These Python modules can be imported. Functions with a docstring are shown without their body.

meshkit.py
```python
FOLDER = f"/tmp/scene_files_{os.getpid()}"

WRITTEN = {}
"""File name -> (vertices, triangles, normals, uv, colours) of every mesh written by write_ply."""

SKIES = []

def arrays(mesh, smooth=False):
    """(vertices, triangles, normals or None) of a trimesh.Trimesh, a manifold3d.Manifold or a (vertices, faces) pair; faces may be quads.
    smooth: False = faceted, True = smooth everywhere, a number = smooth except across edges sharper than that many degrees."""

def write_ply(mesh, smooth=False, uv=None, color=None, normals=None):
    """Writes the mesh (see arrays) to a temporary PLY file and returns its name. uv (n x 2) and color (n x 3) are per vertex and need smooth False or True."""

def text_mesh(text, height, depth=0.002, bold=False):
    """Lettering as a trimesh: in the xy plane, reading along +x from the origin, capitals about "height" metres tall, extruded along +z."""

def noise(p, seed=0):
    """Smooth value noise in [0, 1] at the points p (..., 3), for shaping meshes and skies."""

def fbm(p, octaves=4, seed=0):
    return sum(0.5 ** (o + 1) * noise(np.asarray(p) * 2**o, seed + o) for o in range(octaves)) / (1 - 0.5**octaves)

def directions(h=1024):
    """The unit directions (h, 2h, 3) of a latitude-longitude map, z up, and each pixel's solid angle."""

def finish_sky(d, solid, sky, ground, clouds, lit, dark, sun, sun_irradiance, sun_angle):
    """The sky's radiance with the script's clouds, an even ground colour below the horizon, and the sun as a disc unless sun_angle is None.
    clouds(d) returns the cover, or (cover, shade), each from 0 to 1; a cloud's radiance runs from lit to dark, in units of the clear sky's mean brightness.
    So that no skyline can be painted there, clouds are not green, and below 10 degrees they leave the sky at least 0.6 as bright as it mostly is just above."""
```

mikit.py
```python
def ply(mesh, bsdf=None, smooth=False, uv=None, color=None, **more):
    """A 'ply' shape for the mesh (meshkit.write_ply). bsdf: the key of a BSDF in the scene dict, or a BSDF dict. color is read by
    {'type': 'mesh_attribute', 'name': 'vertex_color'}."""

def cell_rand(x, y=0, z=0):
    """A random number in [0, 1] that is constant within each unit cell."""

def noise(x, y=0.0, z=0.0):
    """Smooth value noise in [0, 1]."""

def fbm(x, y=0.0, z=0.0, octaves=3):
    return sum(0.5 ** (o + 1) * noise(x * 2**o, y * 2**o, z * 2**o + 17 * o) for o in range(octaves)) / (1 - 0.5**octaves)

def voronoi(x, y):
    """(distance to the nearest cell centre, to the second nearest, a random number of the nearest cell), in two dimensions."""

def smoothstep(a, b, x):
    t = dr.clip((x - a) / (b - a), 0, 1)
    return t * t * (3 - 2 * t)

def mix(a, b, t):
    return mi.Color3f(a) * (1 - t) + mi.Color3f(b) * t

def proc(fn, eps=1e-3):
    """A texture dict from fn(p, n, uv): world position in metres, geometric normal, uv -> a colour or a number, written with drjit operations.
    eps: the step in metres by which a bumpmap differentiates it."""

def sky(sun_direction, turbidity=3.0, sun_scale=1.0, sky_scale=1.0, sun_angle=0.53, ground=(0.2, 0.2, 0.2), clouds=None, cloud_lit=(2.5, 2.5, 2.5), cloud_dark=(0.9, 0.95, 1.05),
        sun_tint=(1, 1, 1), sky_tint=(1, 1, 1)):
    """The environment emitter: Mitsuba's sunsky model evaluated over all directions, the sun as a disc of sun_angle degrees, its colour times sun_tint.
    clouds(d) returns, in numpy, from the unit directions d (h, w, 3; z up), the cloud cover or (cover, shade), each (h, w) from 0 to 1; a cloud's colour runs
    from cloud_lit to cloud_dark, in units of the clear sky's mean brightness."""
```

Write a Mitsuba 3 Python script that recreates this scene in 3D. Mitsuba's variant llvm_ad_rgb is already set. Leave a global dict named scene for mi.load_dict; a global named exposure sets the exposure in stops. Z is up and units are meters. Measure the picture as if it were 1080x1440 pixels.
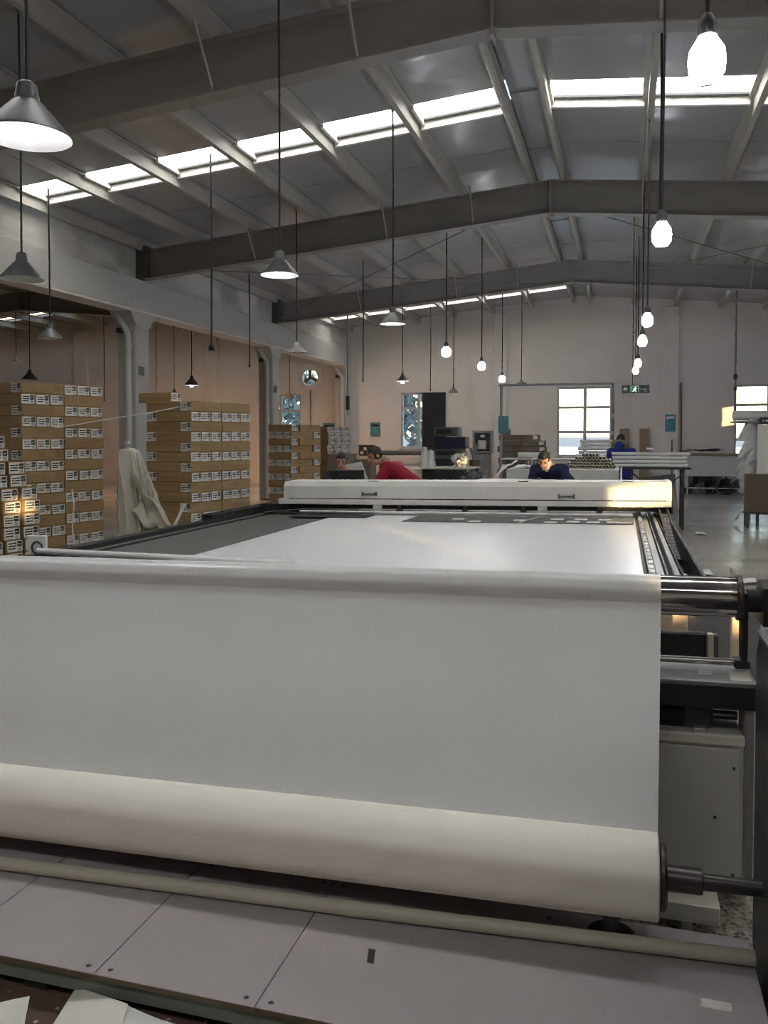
import math, random
import numpy as np, trimesh, manifold3d as m3
import drjit as dr
import mitsuba as mi
import mikit, meshkit
from mikit import proc, noise, fbm, voronoi, cell_rand, smoothstep, mix
from shapely.geometry import Polygon

random.seed(7)
rng = np.random.default_rng(7)
T = mi.ScalarTransform4f
scene, labels = {}, {}

# ------------------------------------------------------------------ camera, sky, sun, exposure
exposure = -0.18
EYE = np.array([0, 0, 1.58])
YAW, PITCH = 0.2786, 0.0308
FWD = np.array([-math.sin(YAW) * math.cos(PITCH), math.cos(YAW) * math.cos(PITCH), -math.sin(PITCH)])
scene['camera'] = {'type': 'perspective', 'fov': math.degrees(2 * math.atan(540 / 1163.8)), 'fov_axis': 'x', 'near_clip': 0.05, 'far_clip': 500.0,
                   'principal_point_offset_x': 0.0, 'principal_point_offset_y': -(650 - 720) / 1440,
                   'to_world': T().look_at(origin=EYE.tolist(), target=(EYE + FWD).tolist(), up=[0, 0, 1])}
SUN_DIR = (0.70, -1.0, 0.115)      # low sun from behind, over the right shoulder
scene['sky'] = mikit.sky(SUN_DIR, turbidity=3.5, sun_scale=21.0, sun_angle=0.55, sky_scale=42.0, sun_tint=(1.0, 1.5, 4.3), sky_tint=(0.82, 0.9, 1.1), ground=(0.5, 0.5, 0.5))
scene['sky']['sampling_weight'] = 130.0
SKYLIGHT = [10.2, 10.1, 9.7]      # radiance of the frosted roof panes under the bright sky
BULB = [165.0, 176.0, 195.0]       # cool white lamps
SKYLIGHT_LEFT = [2.6, 2.6, 2.5]   # panes of the left hall, dimmed to keep that hall darker
BULB_WARM = [3600.0, 2050.0, 980.0]  # incandescent lamps of the left hall


# ------------------------------------------------------------------ helpers
def srgb(r, g, b):
    return [((c / 255) / 12.92 if c / 255 <= 0.04045 else ((c / 255 + 0.055) / 1.055) ** 2.4) for c in (r, g, b)]


taken = {}


def num(name):
    k = taken.get(name, 0)
    taken[name] = k + 1
    return name if k == 0 else f"{name}_{k:03d}"


def key_in(parent, part):
    return num(part) if parent is None else num(parent + '__' + part)


def put(name, mesh, bsdf, parent=None, smooth=False, **more):
    k = key_in(parent, name)
    scene[k] = mikit.ply(mesh, bsdf, smooth, **more) if not isinstance(mesh, dict) else {**mesh, **more}
    return k


def tag(k, label, cat=None, group=None, kind=None):
    d = {'label': label}
    if cat: d['category'] = cat
    if group: d['group'] = group
    if kind: d['kind'] = kind
    labels[k] = d
    return k


def thing(name, label, cat, group=None):
    return tag(num(name), label, cat, group)


def struct(k, label):
    return tag(k, label, None, None, 'structure')


def cat(*ms):
    ms = [m for m in ms if m is not None]
    return trimesh.util.concatenate(ms) if len(ms) > 1 else ms[0]


BOXF = np.array([[0, 2, 3, 1], [4, 5, 7, 6], [0, 1, 5, 4], [2, 6, 7, 3], [0, 4, 6, 2], [1, 3, 7, 5]])
BOXT = np.vstack([BOXF[:, [0, 1, 2]], BOXF[:, [0, 2, 3]]])


def box8(v):
    """v: 8 points ordered x*4+y*2+z."""
    return trimesh.Trimesh(np.asarray(v, float), BOXT, process=False)


def box(x0, x1, y0, y1, z0, z1, bev=0.0):
    x0, x1 = sorted((x0, x1)); y0, y1 = sorted((y0, y1)); z0, z1 = sorted((z0, z1))
    if bev <= 0:
        return box8([(x, y, z) for x in (x0, x1) for y in (y0, y1) for z in (z0, z1)])
    b = min(bev, (x1 - x0) * .45, (y1 - y0) * .45, (z1 - z0) * .45)
    pts = []
    for x, sx in ((x0, 1), (x1, -1)):
        for y, sy in ((y0, 1), (y1, -1)):
            for z, sz in ((z0, 1), (z1, -1)):
                pts += [(x, y + sy * b, z + sz * b), (x + sx * b, y, z + sz * b), (x + sx * b, y + sy * b, z)]
    return trimesh.convex.convex_hull(np.array(pts))


def xf(mesh, loc=(0, 0, 0), rz=0.0, rx=0.0, ry=0.0):
    m = mesh.copy()
    M = trimesh.transformations.euler_matrix(rx, ry, rz, 'sxyz')
    M[:3, 3] = loc
    m.apply_transform(M)
    return m


def tube(pts, r, n=8, cap=True):
    p = np.asarray(pts, float)
    r = np.broadcast_to(r, (len(p),))
    t = np.gradient(p, axis=0) if len(p) > 2 else np.repeat([p[1] - p[0]], 2, 0)
    t = t / np.linalg.norm(t, axis=1, keepdims=True)
    ref = np.array([0, 0, 1.0]) if abs(t[0, 2]) < .9 else np.array([1.0, 0, 0])
    V = []
    a = np.cross(t[0], ref); a /= np.linalg.norm(a)
    for i in range(len(p)):
        a = a - t[i] * (a @ t[i]); a /= np.linalg.norm(a)
        b = np.cross(t[i], a)
        th = np.arange(n) * 2 * np.pi / n
        V.append(p[i] + r[i] * (np.cos(th)[:, None] * a + np.sin(th)[:, None] * b))
    V = np.vstack(V)
    F = []
    for i in range(len(p) - 1):
        for j in range(n):
            q = [i * n + j, i * n + (j + 1) % n, (i + 1) * n + (j + 1) % n, (i + 1) * n + j]
            F += [[q[0], q[1], q[2]], [q[0], q[2], q[3]]]
    if cap:
        c0, c1 = len(V), len(V) + 1
        V = np.vstack([V, p[0], p[-1]])
        for j in range(n):
            F.append([c0, (j + 1) % n, j])
            F.append([c1, (len(p) - 1) * n + j, (len(p) - 1) * n + (j + 1) % n])
    return trimesh.Trimesh(V, F, process=False)


def lathe(prof, n=24, loc=(0, 0, 0)):
    """prof: (r, z) outline, closed by itself at r = 0 or not."""
    V, F = [], []
    th = np.arange(n) * 2 * np.pi / n
    for r, z in prof:
        V.append(np.stack([r * np.cos(th), r * np.sin(th), np.full(n, z)], 1))
    V = np.vstack(V) + np.asarray(loc)
    for i in range(len(prof) - 1):
        for j in range(n):
            q = [i * n + j, i * n + (j + 1) % n, (i + 1) * n + (j + 1) % n, (i + 1) * n + j]
            F += [[q[0], q[1], q[2]], [q[0], q[2], q[3]]]
    return trimesh.Trimesh(V, F, process=False)


def ring(p0, p1, r_out, r_in, n=14, closed=False):
    """a hollow tube (cardboard core, pipe) between two points."""
    p0, p1 = np.asarray(p0, float), np.asarray(p1, float)
    L = np.linalg.norm(p1 - p0)
    m = lathe([(r_in, 0), (r_out, 0), (r_out, L), *([(0, L), (0, L * .9), (r_in, L * .9)] if closed else [(r_in, L)]), (r_in, 0)], n)
    m.apply_transform(trimesh.geometry.align_vectors([0, 0, 1], (p1 - p0) / L))
    m.apply_translation(p0)
    return m


def extrude(poly, d, plane='xz', at=0.0):
    """a polygon drawn in a plane, made d thick from `at` along the third axis."""
    m = trimesh.creation.extrude_polygon(Polygon(poly), d, engine='earcut')
    v = np.array(m.vertices)
    f = np.array(m.faces)
    if plane == 'xz': v = np.stack([v[:, 0], at + v[:, 2], v[:, 1]], 1); f = f[:, ::-1]
    elif plane == 'yz': v = np.stack([at + v[:, 2], v[:, 0], v[:, 1]], 1)
    else: v = np.stack([v[:, 0], v[:, 1], at + v[:, 2]], 1)
    return trimesh.Trimesh(v, f, process=False)


def grid(P, closed_u=False):
    """(a, b, 3) points to a mesh."""
    a, b = P.shape[:2]
    F = []
    for i in range(a - (0 if closed_u else 1)):
        for j in range(b - 1):
            q = [i * b + j, ((i + 1) % a) * b + j, ((i + 1) % a) * b + j + 1, i * b + j + 1]
            F += [[q[0], q[1], q[2]], [q[0], q[2], q[3]]]
    return trimesh.Trimesh(P.reshape(-1, 3), F, process=False)


SK, TILT = 0.02, 0.012                      # the machine and the roll stand a little askew to the hall


def mach(m):
    m = m.copy()
    v = np.array(m.vertices)
    v[:, 1] += SK * (v[:, 0] - 0.13)
    v[:, 2] += TILT * (v[:, 0] - 0.13)
    m.vertices = v
    return m


# ------------------------------------------------------------------ materials
def P(color, rough=0.6, spec=0.4, metallic=0.0, **k):
    c = {'type': 'rgb', 'value': list(color)} if not isinstance(color, dict) else color
    r = rough if isinstance(rough, (int, float, dict)) else rough
    return {'type': 'twosided', 'bsdf': {'type': 'principled', 'base_color': c, 'roughness': r, 'specular': spec, 'metallic': metallic, **k}}


def wall_fn(p, n, uv):
    g = fbm(p.x * 1.7, p.z * 1.7 + p.y * 1.7, 0.3, 4)
    s = smoothstep(.62, .78, fbm(p.x * .9 + 7, p.y * .9, p.z * .35, 4))
    return mix(mix((.58, .537, .497), (.65, .605, .56), g), (.47, .43, .385), s * .45)


def plaster_fn(p, n, uv):
    g = fbm(p.y * 1.3, p.z * 2.6, p.x, 5)
    return mix((.30, .285, .255), (.52, .50, .46), smoothstep(.3, .7, g))


def floor_fn(p, n, uv):
    d, d2, w = voronoi(p.x * 55, p.y * 55)
    g = fbm(p.x * .45, p.y * 1.5, 1.0, 4)
    base = mix((.19, .178, .152), (.325, .305, .265), smoothstep(.25, .75, g))
    chip = mix((.035, .035, .032), (.52, .50, .45), w * w)
    c = mix(base, chip, smoothstep(.48, .30, d) * .8)
    sc = smoothstep(.60, .66, fbm(p.x * 1.1 + 3, p.y * 4.0, 5.0, 4))
    c = mix(c, (.14, .135, .125), sc * .6)
    red = mix((.085, .055, .046), (.15, .10, .085), fbm(p.x * 7, p.y * 7, 2.0, 3))  # brown floor, with the shade by the platform put into its colour
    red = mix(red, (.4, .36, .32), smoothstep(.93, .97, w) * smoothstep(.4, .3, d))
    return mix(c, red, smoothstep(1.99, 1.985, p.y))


def floor_rough(p, n, uv):
    return .16 + .22 * fbm(p.x * .8, p.y * 2.5, 3.0, 3)


def carton_fn(p, n, uv):
    b = cell_rand(dr.floor(p.z * 6.91), dr.floor(p.y * 1.2 + p.x), 2)
    f = fbm(p.x * 30, p.y * 30, p.z * 60, 2)
    return mix((.235, .155, .073), (.345, .237, .118), b * .5 + f * .5)


def label_fn(p, n, uv):
    x, y = uv.x, uv.y
    bars = mi.Float(0)
    for y0, y1, xe in ((.70, .80, .60), (.47, .57, .60), (.24, .34, .55)):
        bars = dr.maximum(bars, dr.select((x > .08) & (x < xe) & (y > y0) & (y < y1), 1.0, 0.0))
    blk = dr.select((x > .66) & (x < .96) & (y > .42) & (y < .92), 1.0, 0.0)
    blk = blk * (1 - .75 * dr.select((dr.abs(y - .66) < .035) & (x > .7) & (x < .92), 1.0, 0.0))
    grey = dr.select((x > .70) & (x < .92) & (y > .08) & (y < .34), 1.0, 0.0)
    c = mix((.66, .65, .60), (.04, .04, .04), dr.maximum(bars, blk))
    return mix(c, (.36, .35, .33), grey)


def film_fn(p, n, uv):
    g = fbm(p.x * 2.0, p.y * 2.0, p.z * 2.0, 3)
    return mix((.60, .60, .595), (.64, .64, .635), g)


def panel_fn(p, n, uv):
    g = fbm(p.x * 2.4, p.y * 2.4, p.z * 3, 5)
    s = smoothstep(.64, .72, fbm(p.x * 6 + 3, p.y * 9, 4.0, 4))
    c = mix((.285, .255, .257), (.365, .33, .333), g)
    return mix(c, (.33, .30, .30), s * .3)


def ceil_fn(p, n, uv):
    g = fbm(p.x * 1.5, p.y * .8, 2.0, 4)
    return mix((.245, .246, .24), (.305, .306, .30), g)


def steel_fn(p, n, uv):
    g = fbm(p.x * 2.2, p.y * 2.2, p.z * 5, 4)
    return mix((.175, .164, .143), (.245, .23, .203), g)


def chrome_rough(p, n, uv):
    return .10 + .35 * smoothstep(.5, .75, fbm(p.x * 14, p.y * 20, p.z * 20, 3)) * smoothstep(.27, .42, p.x)


def chrome_fn(p, n, uv):
    s = smoothstep(.5, .68, fbm(p.x * 20, p.y * 24, p.z * 24, 4)) * smoothstep(.26, .40, p.x)
    return mix((.55, .53, .51), (.20, .15, .11), s)


def cloth_fn(p, n, uv):
    return mix((.44, .415, .35), (.53, .50, .43), fbm(p.x * 40, p.y * 40, p.z * 40, 3))


def ceil_bump(p, n, uv):
    return fbm(p.x * 2.6, p.y * 5.5, 1.0, 2)


def roll_fn(p, n, uv):
    g = fbm(p.x * 1.5, p.y * 70, p.z * 70, 2)
    return mix((.80, .76, .69), (.85, .81, .745), g)


B = {}
B['wall'] = P(proc(wall_fn), .8, .2)
B['plaster'] = P(proc(plaster_fn), .9, .1)
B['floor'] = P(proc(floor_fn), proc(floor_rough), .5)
B['carton'] = P(proc(carton_fn), .75, .25)
B['print'] = P(proc(label_fn), .5, .4)
B['film'] = P(proc(film_fn), .3, .45)
B['roll'] = P(proc(roll_fn), .55, .35)
B['panel'] = P(proc(panel_fn), .45, .35)
B['ceiling'] = {'type': 'twosided', 'bsdf': {'type': 'bumpmap', 'scale': .006, 'arbitrary': proc(ceil_bump, .01),
                'bsdf': {'type': 'principled', 'base_color': proc(ceil_fn), 'roughness': .24, 'specular': .36}}}
B['steel'] = P(proc(steel_fn), .55, .4)
B['purlin'] = P((.33, .315, .28), .5, .4)
B['galv'] = P((.36, .37, .37), .38, .5, .6)
B['concrete'] = P((.42, .41, .38), .85, .15)
B['trimwhite'] = P((.72, .70, .64), .5, .4)
B['white'] = P((.68, .67, .63), .32, .5, clearcoat=.4, clearcoat_gloss=.85)
B['whitegrey'] = P((.50, .50, .47), .4, .4)
B['greenwhite'] = P((.55, .57, .53), .4, .4)
B['black'] = P((.018, .019, .019), .38, .45)
B['blackmatt'] = P((.022, .023, .024), .75, .25)
B['darkgrey'] = P((.075, .078, .078), .45, .4)
B['bed'] = P((.085, .083, .078), .5, .35)
B['midgrey'] = P((.22, .22, .22), .5, .4)
B['chrome'] = {'type': 'twosided', 'bsdf': {'type': 'principled', 'base_color': proc(chrome_fn), 'roughness': proc(chrome_rough), 'metallic': 1.0, 'specular': .5}}
B['metal'] = P((.50, .49, .47), .28, .5, 1.0)
B['shaft'] = P((.075, .07, .065), .35, .5, .7)
B['alu'] = P((.62, .61, .59), .35, .5, .8)
B['lampgrey'] = P((.11, .113, .113), .42, .5, .3)
B['lampdark'] = P((.05, .055, .055), .5, .4)
B['lampin'] = P((.80, .80, .78), .5, .3)
B['cord'] = P((.02, .02, .02), .6, .3)
B['rod'] = P((.16, .16, .15), .5, .3)
B['cream'] = P((.80, .66, .48), .5, .3)  # warm sunlight on the boards under the bed is put into this colour
B['pipe'] = P((.44, .415, .35), .5, .35)
B['green'] = P((.17, .19, .165), .5, .35)
B['paper'] = P((.68, .67, .62), .7, .2)
B['plastic'] = P((.66, .66, .64), .35, .5)
B['cloth'] = P(proc(cloth_fn), .9, .1)
B['navyroll'] = P((.008, .014, .030), .35, .4)
B['blue'] = P((.055, .20, .30), .5, .3)
B['teal'] = P((.07, .19, .19), .5, .3)
B['tan'] = P((.24, .185, .125), .75, .2)
B['tandark'] = P((.12, .095, .068), .75, .2)
B['core'] = P((.56, .53, .45), .75, .2)
B['tubewhite'] = P((.62, .62, .59), .5, .3)
B['skin'] = P((.42, .24, .165), .55, .35)
B['hair'] = P((.012, .011, .010), .5, .35)
B['redcloth'] = P((.22, .013, .026), .8, .2)
B['navycloth'] = P((.014, .018, .045), .8, .2)
B['bluecloth'] = P((.018, .028, .17), .75, .25)
B['darkcloth'] = P((.022, .021, .021), .8, .2)
B['fur'] = P((.20, .165, .12), .95, .1)
B['eye'] = P((.03, .025, .02), .2, .5)
B['door'] = P((.014, .016, .020), .6, .3)
B['window'] = P((.42, .42, .41), .4, .4)  # white frames greyed: their backlit shade is put into the colour
B['glass'] = {'type': 'thindielectric', 'int_ior': 1.5, 'ext_ior': 1.0}
B['bark'] = P((.07, .055, .04), .9, .1)
B['leaf'] = P((.26, .31, .30), .8, .1)
B['signgreen'] = P((.008, .07, .04), .5, .3)
B['pane'] = P((.75, .76, .75), .6, .2)
for k, v in list(B.items()):
    scene['mat_' + k] = v
    B[k] = 'mat_' + k

# ------------------------------------------------------------------ the hall's measures
XR, SL, ZR = -1.084, 0.0913, 5.74          # ridge, roof slope, underside of the ceiling panels at the ridge
VALLEY = -8.46                             # line of the columns between the two halls
XE = 6.0                                   # right wall
XW = -23.6                                 # left wall of the left hall
FR = [-4.783, 1.217, 7.217, 13.217, 19.217]   # roof frames
YB, YF = 25.2, -6.0                        # back wall, wall behind the camera
PURL = [-8.22, -7.16, -6.04, -4.88, -3.70, -2.53, -1.38, -0.90, 0.28, 1.45, 2.62, 3.79, 4.96, 5.9]
PURL_L = [2 * VALLEY - x for x in PURL if x < -0.9][::1]


def rz(x):
    x = x if x > VALLEY else 2 * VALLEY - x
    return ZR - SL * abs(x - XR)


def slab(x0, x1, y0, y1, lo, hi):
    """a box that follows the roof slope, lo..hi above the underside of the panels."""
    return box8([(x, y, rz(x) + z) for x in (x0, x1) for y in (y0, y1) for z in (lo, hi)])


# ------------------------------------------------------------------ floor, walls
put('floor', box(XW - .3, XE + .3, YF - .3, YB + .3, -.2, 0), B['floor']); struct('floor', 'grey polished terrazzo and concrete floor of the workshop, shade-darkened brown in front of the machine')
put('ground_outside', box(-80, 60, YB + .3, 140, -.3, -.1), B['trimwhite']); struct('ground_outside', 'grey yard outside the back windows')


def wall_xz(y0, y1, x0, x1, holes, top):
    """boxes of a wall across the hall around its rectangular holes (x0, x1, z0, z1)."""
    xs = sorted({x0, x1, *[h[0] for h in holes], *[h[1] for h in holes]})
    out = []
    for a, b in zip(xs[:-1], xs[1:]):
        cuts = sorted([(h[2], h[3]) for h in holes if h[0] < b - 1e-6 and h[1] > a + 1e-6])
        z = 0.0
        for lo, hi in cuts + [(None, None)]:
            t = lo if lo is not None else top
            if t > z + 1e-6: out.append(box(a, b, y0, y1, z, t))
            z = hi
    return cat(*out)


WIN = [(-1.84, -0.26, 0.98, 3.06), (3.07, 4.85, 0.95, 3.05), (-6.66, -5.22, 1.22, 2.96), (-11.47, -10.02, 1.22, 2.97)]
FAN = (-9.70, 3.50, .285)
fan_hole = (FAN[0] - .30, FAN[0] + .30, FAN[1] - .30, FAN[1] + .30)
put('wall_back', wall_xz(YB, YB + .24, XW - .3, XE + .3, WIN + [fan_hole], 6.2), B['wall']); struct('wall_back', 'off-white painted back wall of the workshop')
for x0, x1 in ((1.19, 1.58), (-3.72, -3.33), (-18.55, -18.0), (-13.4, -13.0)):
    put('pilaster', box(x0, x1, YB - .10, YB + .02, 0, rz((x0 + x1) / 2) - .22, .008), B['wall'], 'wall_back')
SUN_LOOPS = [(3.06, 3.36, 2.29, 2.45)]  # unseen opening, added so a sunbeam falls on the carton ends
put('wall_rear', wall_xz(YF - .05, YF, XW - .3, XE + .3, SUN_LOOPS, 6.2), B['wall']); struct('wall_rear', 'off-white wall behind the viewer with small openings added for sun patches')
SUN_SLITS = [(-.29, 1.10, 1.83, 2.085), (20.50, 21.06, 2.40, 2.93), (1.34, 1.66, 2.30, 2.56), (2.95, 3.30, 2.48, 2.68), (-4.36, -4.06, 1.69, 1.79), (-5.39, -5.26, 2.01, 2.16), (-4.50, -4.26, 1.86, 2.12)]  # unseen slits, added and shaped to throw the sun patches and streaks
wr = wall_xz(XE, XE + .05, YF - .3, YB + .3, SUN_SLITS, 6.2)
wr.vertices = np.array(wr.vertices)[:, [1, 0, 2]]
wr.invert()
put('wall_right', wr, B['wall']); struct('wall_right', 'off-white side wall on the right with slits added for sun patches')
put('wall_left', box(XW - .24, XW, YF - .3, YB + .3, 0, 6.2), B['wall']); struct('wall_left', 'off-white side wall of the hall on the left')


def window(n, x0, x1, z0, z1, bars_x, bars_z, label, sill=True, skip=None):
    k = f'window_{n}'
    f = .06
    fr = [box(x0, x0 + f, YB + .05, YB + .12, z0, z1), box(x1 - f, x1, YB + .05, YB + .12, z0, z1), box(x0 + f, x1 - f, YB + .05, YB + .12, z0, z0 + f), box(x0 + f, x1 - f, YB + .05, YB + .12, z1 - f, z1)]
    put(k, cat(*fr), B['window']); struct(k, label)
    xs = [x0 + f] + [v for b in bars_x for v in (b - .045, b + .045)] + [x1 - f]
    zs = [z0 + f] + [v for b in bars_z for v in (b - .034, b + .034)] + [z1 - f]
    for b in bars_x: put('mullion', box(b - .045, b + .045, YB + .055, YB + .115, z0 + f, z1 - f), B['window'], k)
    for b in bars_z:
        for i in range(0, len(xs), 2): put('glazing_bar', box(xs[i], xs[i + 1], YB + .06, YB + .11, b - .034, b + .034), B['window'], k)
    for i in range(0, len(xs), 2):
        for j in range(0, len(zs), 2):
            q = np.array([[xs[i], YB + .085, zs[j]], [xs[i + 1], YB + .085, zs[j]], [xs[i + 1], YB + .085, zs[j + 1]], [xs[i], YB + .085, zs[j + 1]]])
            put('pane', trimesh.Trimesh(q, [[0, 1, 2], [0, 2, 3]], process=False), B['glass'], k)
    put('sill', box(x0 - .05, x1 + .05, YB - .05, YB + .12, z0 - .05, z0, .008), B['concrete'], k)


window(1, *WIN[0], [-1.03], [1.72, 2.45], 'white framed back window with six bright panes behind the tube pile')
window(2, *WIN[1], [3.98], [1.5, 2.48], 'white framed back window at the far right, partly behind the stacked rolls')
window(3, *WIN[2], [-6.09], [2.47], 'narrow white framed window beside the dark curtain')
window(4, *WIN[3], [-10.75], [2.43], 'white framed window of the left hall, seen behind the concrete column')
put('door_1', box(-5.95, -5.215, YB - .07, YB - .035, .05, 2.95, .006), B['door']); struct('door_1', 'tall black door leaf beside the narrow window on the back wall')
put('door_handle', box(-5.86, -5.83, YB - .10, YB - .07, 1.05, 1.18, .004), B['metal'], 'door_1')

def skylight_y(bay):
    """near and far edge of the row of roof panes of a bay; the fourth bay has none."""
    f = FR[bay]
    return (f + 2.97, f + 2.97) if bay == 3 else (f + 3.35, f + 3.95) if bay == 4 else (f + 2.68, f + 3.27)


# ------------------------------------------------------------------ ceiling: panels, purlins, skylights
put('ceiling', cat(*[slab(a, b, y0, y1, .07, .12) for a, b in ((XW - .3, 2 * VALLEY - XR), (2 * VALLEY - XR, VALLEY), (VALLEY, XR), (XR, XE + .3))
                     for y0, y1 in zip([YF - .3] + [skylight_y(i)[1] for i in range(5)], [skylight_y(i)[0] for i in range(5)] + [YB + .3]) if y1 > y0 + .01]), B['galv'])
struct('ceiling', 'grey pitched roof lined with metal panels, purlins and skylight strips')
put('ridge_panel', slab(-1.33, -.95, YF, YB, .02, .05), B['galv'], 'ceiling')
put('ridge_panel', slab(2 * VALLEY + .95, 2 * VALLEY + 1.33, YF, YB, .02, .05), B['galv'], 'ceiling')
for y in np.arange(-4.2, 25, 2.05):
    put('ridge_seam', slab(-1.33, -.95, y, y + .05, -.005, .02), B['galv'], 'ceiling')


def spans(pl):
    return [(a, b) for a, b in zip(pl[:-1], pl[1:]) if b - a > .6]


MAIN = spans(PURL)
LEFT = [(2 * VALLEY - b, 2 * VALLEY - a) for a, b in spans([p for p in PURL if p < 6.0])]
for bay, f in enumerate(FR):
    ycuts = [skylight_y(bay - 1)[1] if bay else YF, f - 1.22, f + .75, skylight_y(bay)[0]]
    for hall, sp in (('main', MAIN), ('left', LEFT)):
        for a, b in sp:
            seen = hall == 'main' and bay >= 1
            cuts = ycuts if seen else [ycuts[0], ycuts[-1]]
            for y0, y1 in zip(cuts[:-1], cuts[1:]):
                put('panel', slab(a + .004, b - .004, y0 + .004, y1 - .004, 0, .05), B['ceiling'], 'ceiling')
for hall, sp in (('main', MAIN), ('left', LEFT)):
    for a, b in sp:
        put('panel', slab(a + .004, b - .004, skylight_y(4)[1], YB, 0, .05), B['ceiling'], 'ceiling')


def emitter(L, weight=1.0):
    return {'type': 'area', 'sampling_weight': float(weight), 'radiance': {'type': 'rgb', 'value': L}}


def pane_quad(a, b, y0, y1, off):
    v = np.array([(a, y0, rz(a) + off), (b, y0, rz(b) + off), (b, y1, rz(b) + off), (a, y1, rz(a) + off)])
    return trimesh.Trimesh(v, [[0, 2, 1], [0, 3, 2]], process=False)


for bay, f in enumerate(FR):
    y0, y1 = skylight_y(bay)
    if y1 - y0 < .1: continue
    for hall, sp in (('main', MAIN), ('left', LEFT))[:1 if bay < 2 else 2]:
        single = (hall == 'main' and bay in (2, 4)) or (hall == 'left' and bay in (2, 4))
        if single:
            use = [s for s in sp if s[0] < (4.6 if bay < 4 else -1.0)] if hall == 'main' else [s for s in sp if s[0] > -17]
            for a, b in use:
                put('skylight_pane', pane_quad(a + .045, b - .045, y0 + .03, y1 - .07, .03), B['pane'], 'ceiling', emitter=emitter(SKYLIGHT if hall == 'main' else SKYLIGHT_LEFT))
                put('skylight_curb', cat(slab(a + .02, b - .04, y1 + .0, y1 + .05, -.085, .03), slab(a + .04, a + .075, y0, y1, -.05, .03)), B['trimwhite'], 'ceiling')
                put('skylight_bar', slab(a + .03, b - .04, y1 - .075, y1 - .005, .005, .04), B['darkgrey'], 'ceiling')
            rest = [s for s in sp if s not in use] if bay < 4 else []
        else:
            rest = sp
        if rest:
            k = put('skylight_strip', cat(*[pane_quad(a + .03, b - .03, y0 + .03, y1 - .03, .03) for a, b in rest]), B['pane'], 'ceiling', emitter=emitter(SKYLIGHT if hall == 'main' else SKYLIGHT_LEFT, 7.0))
            tag(k, 'row of frosted roof panes', kind='stuff')


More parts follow.
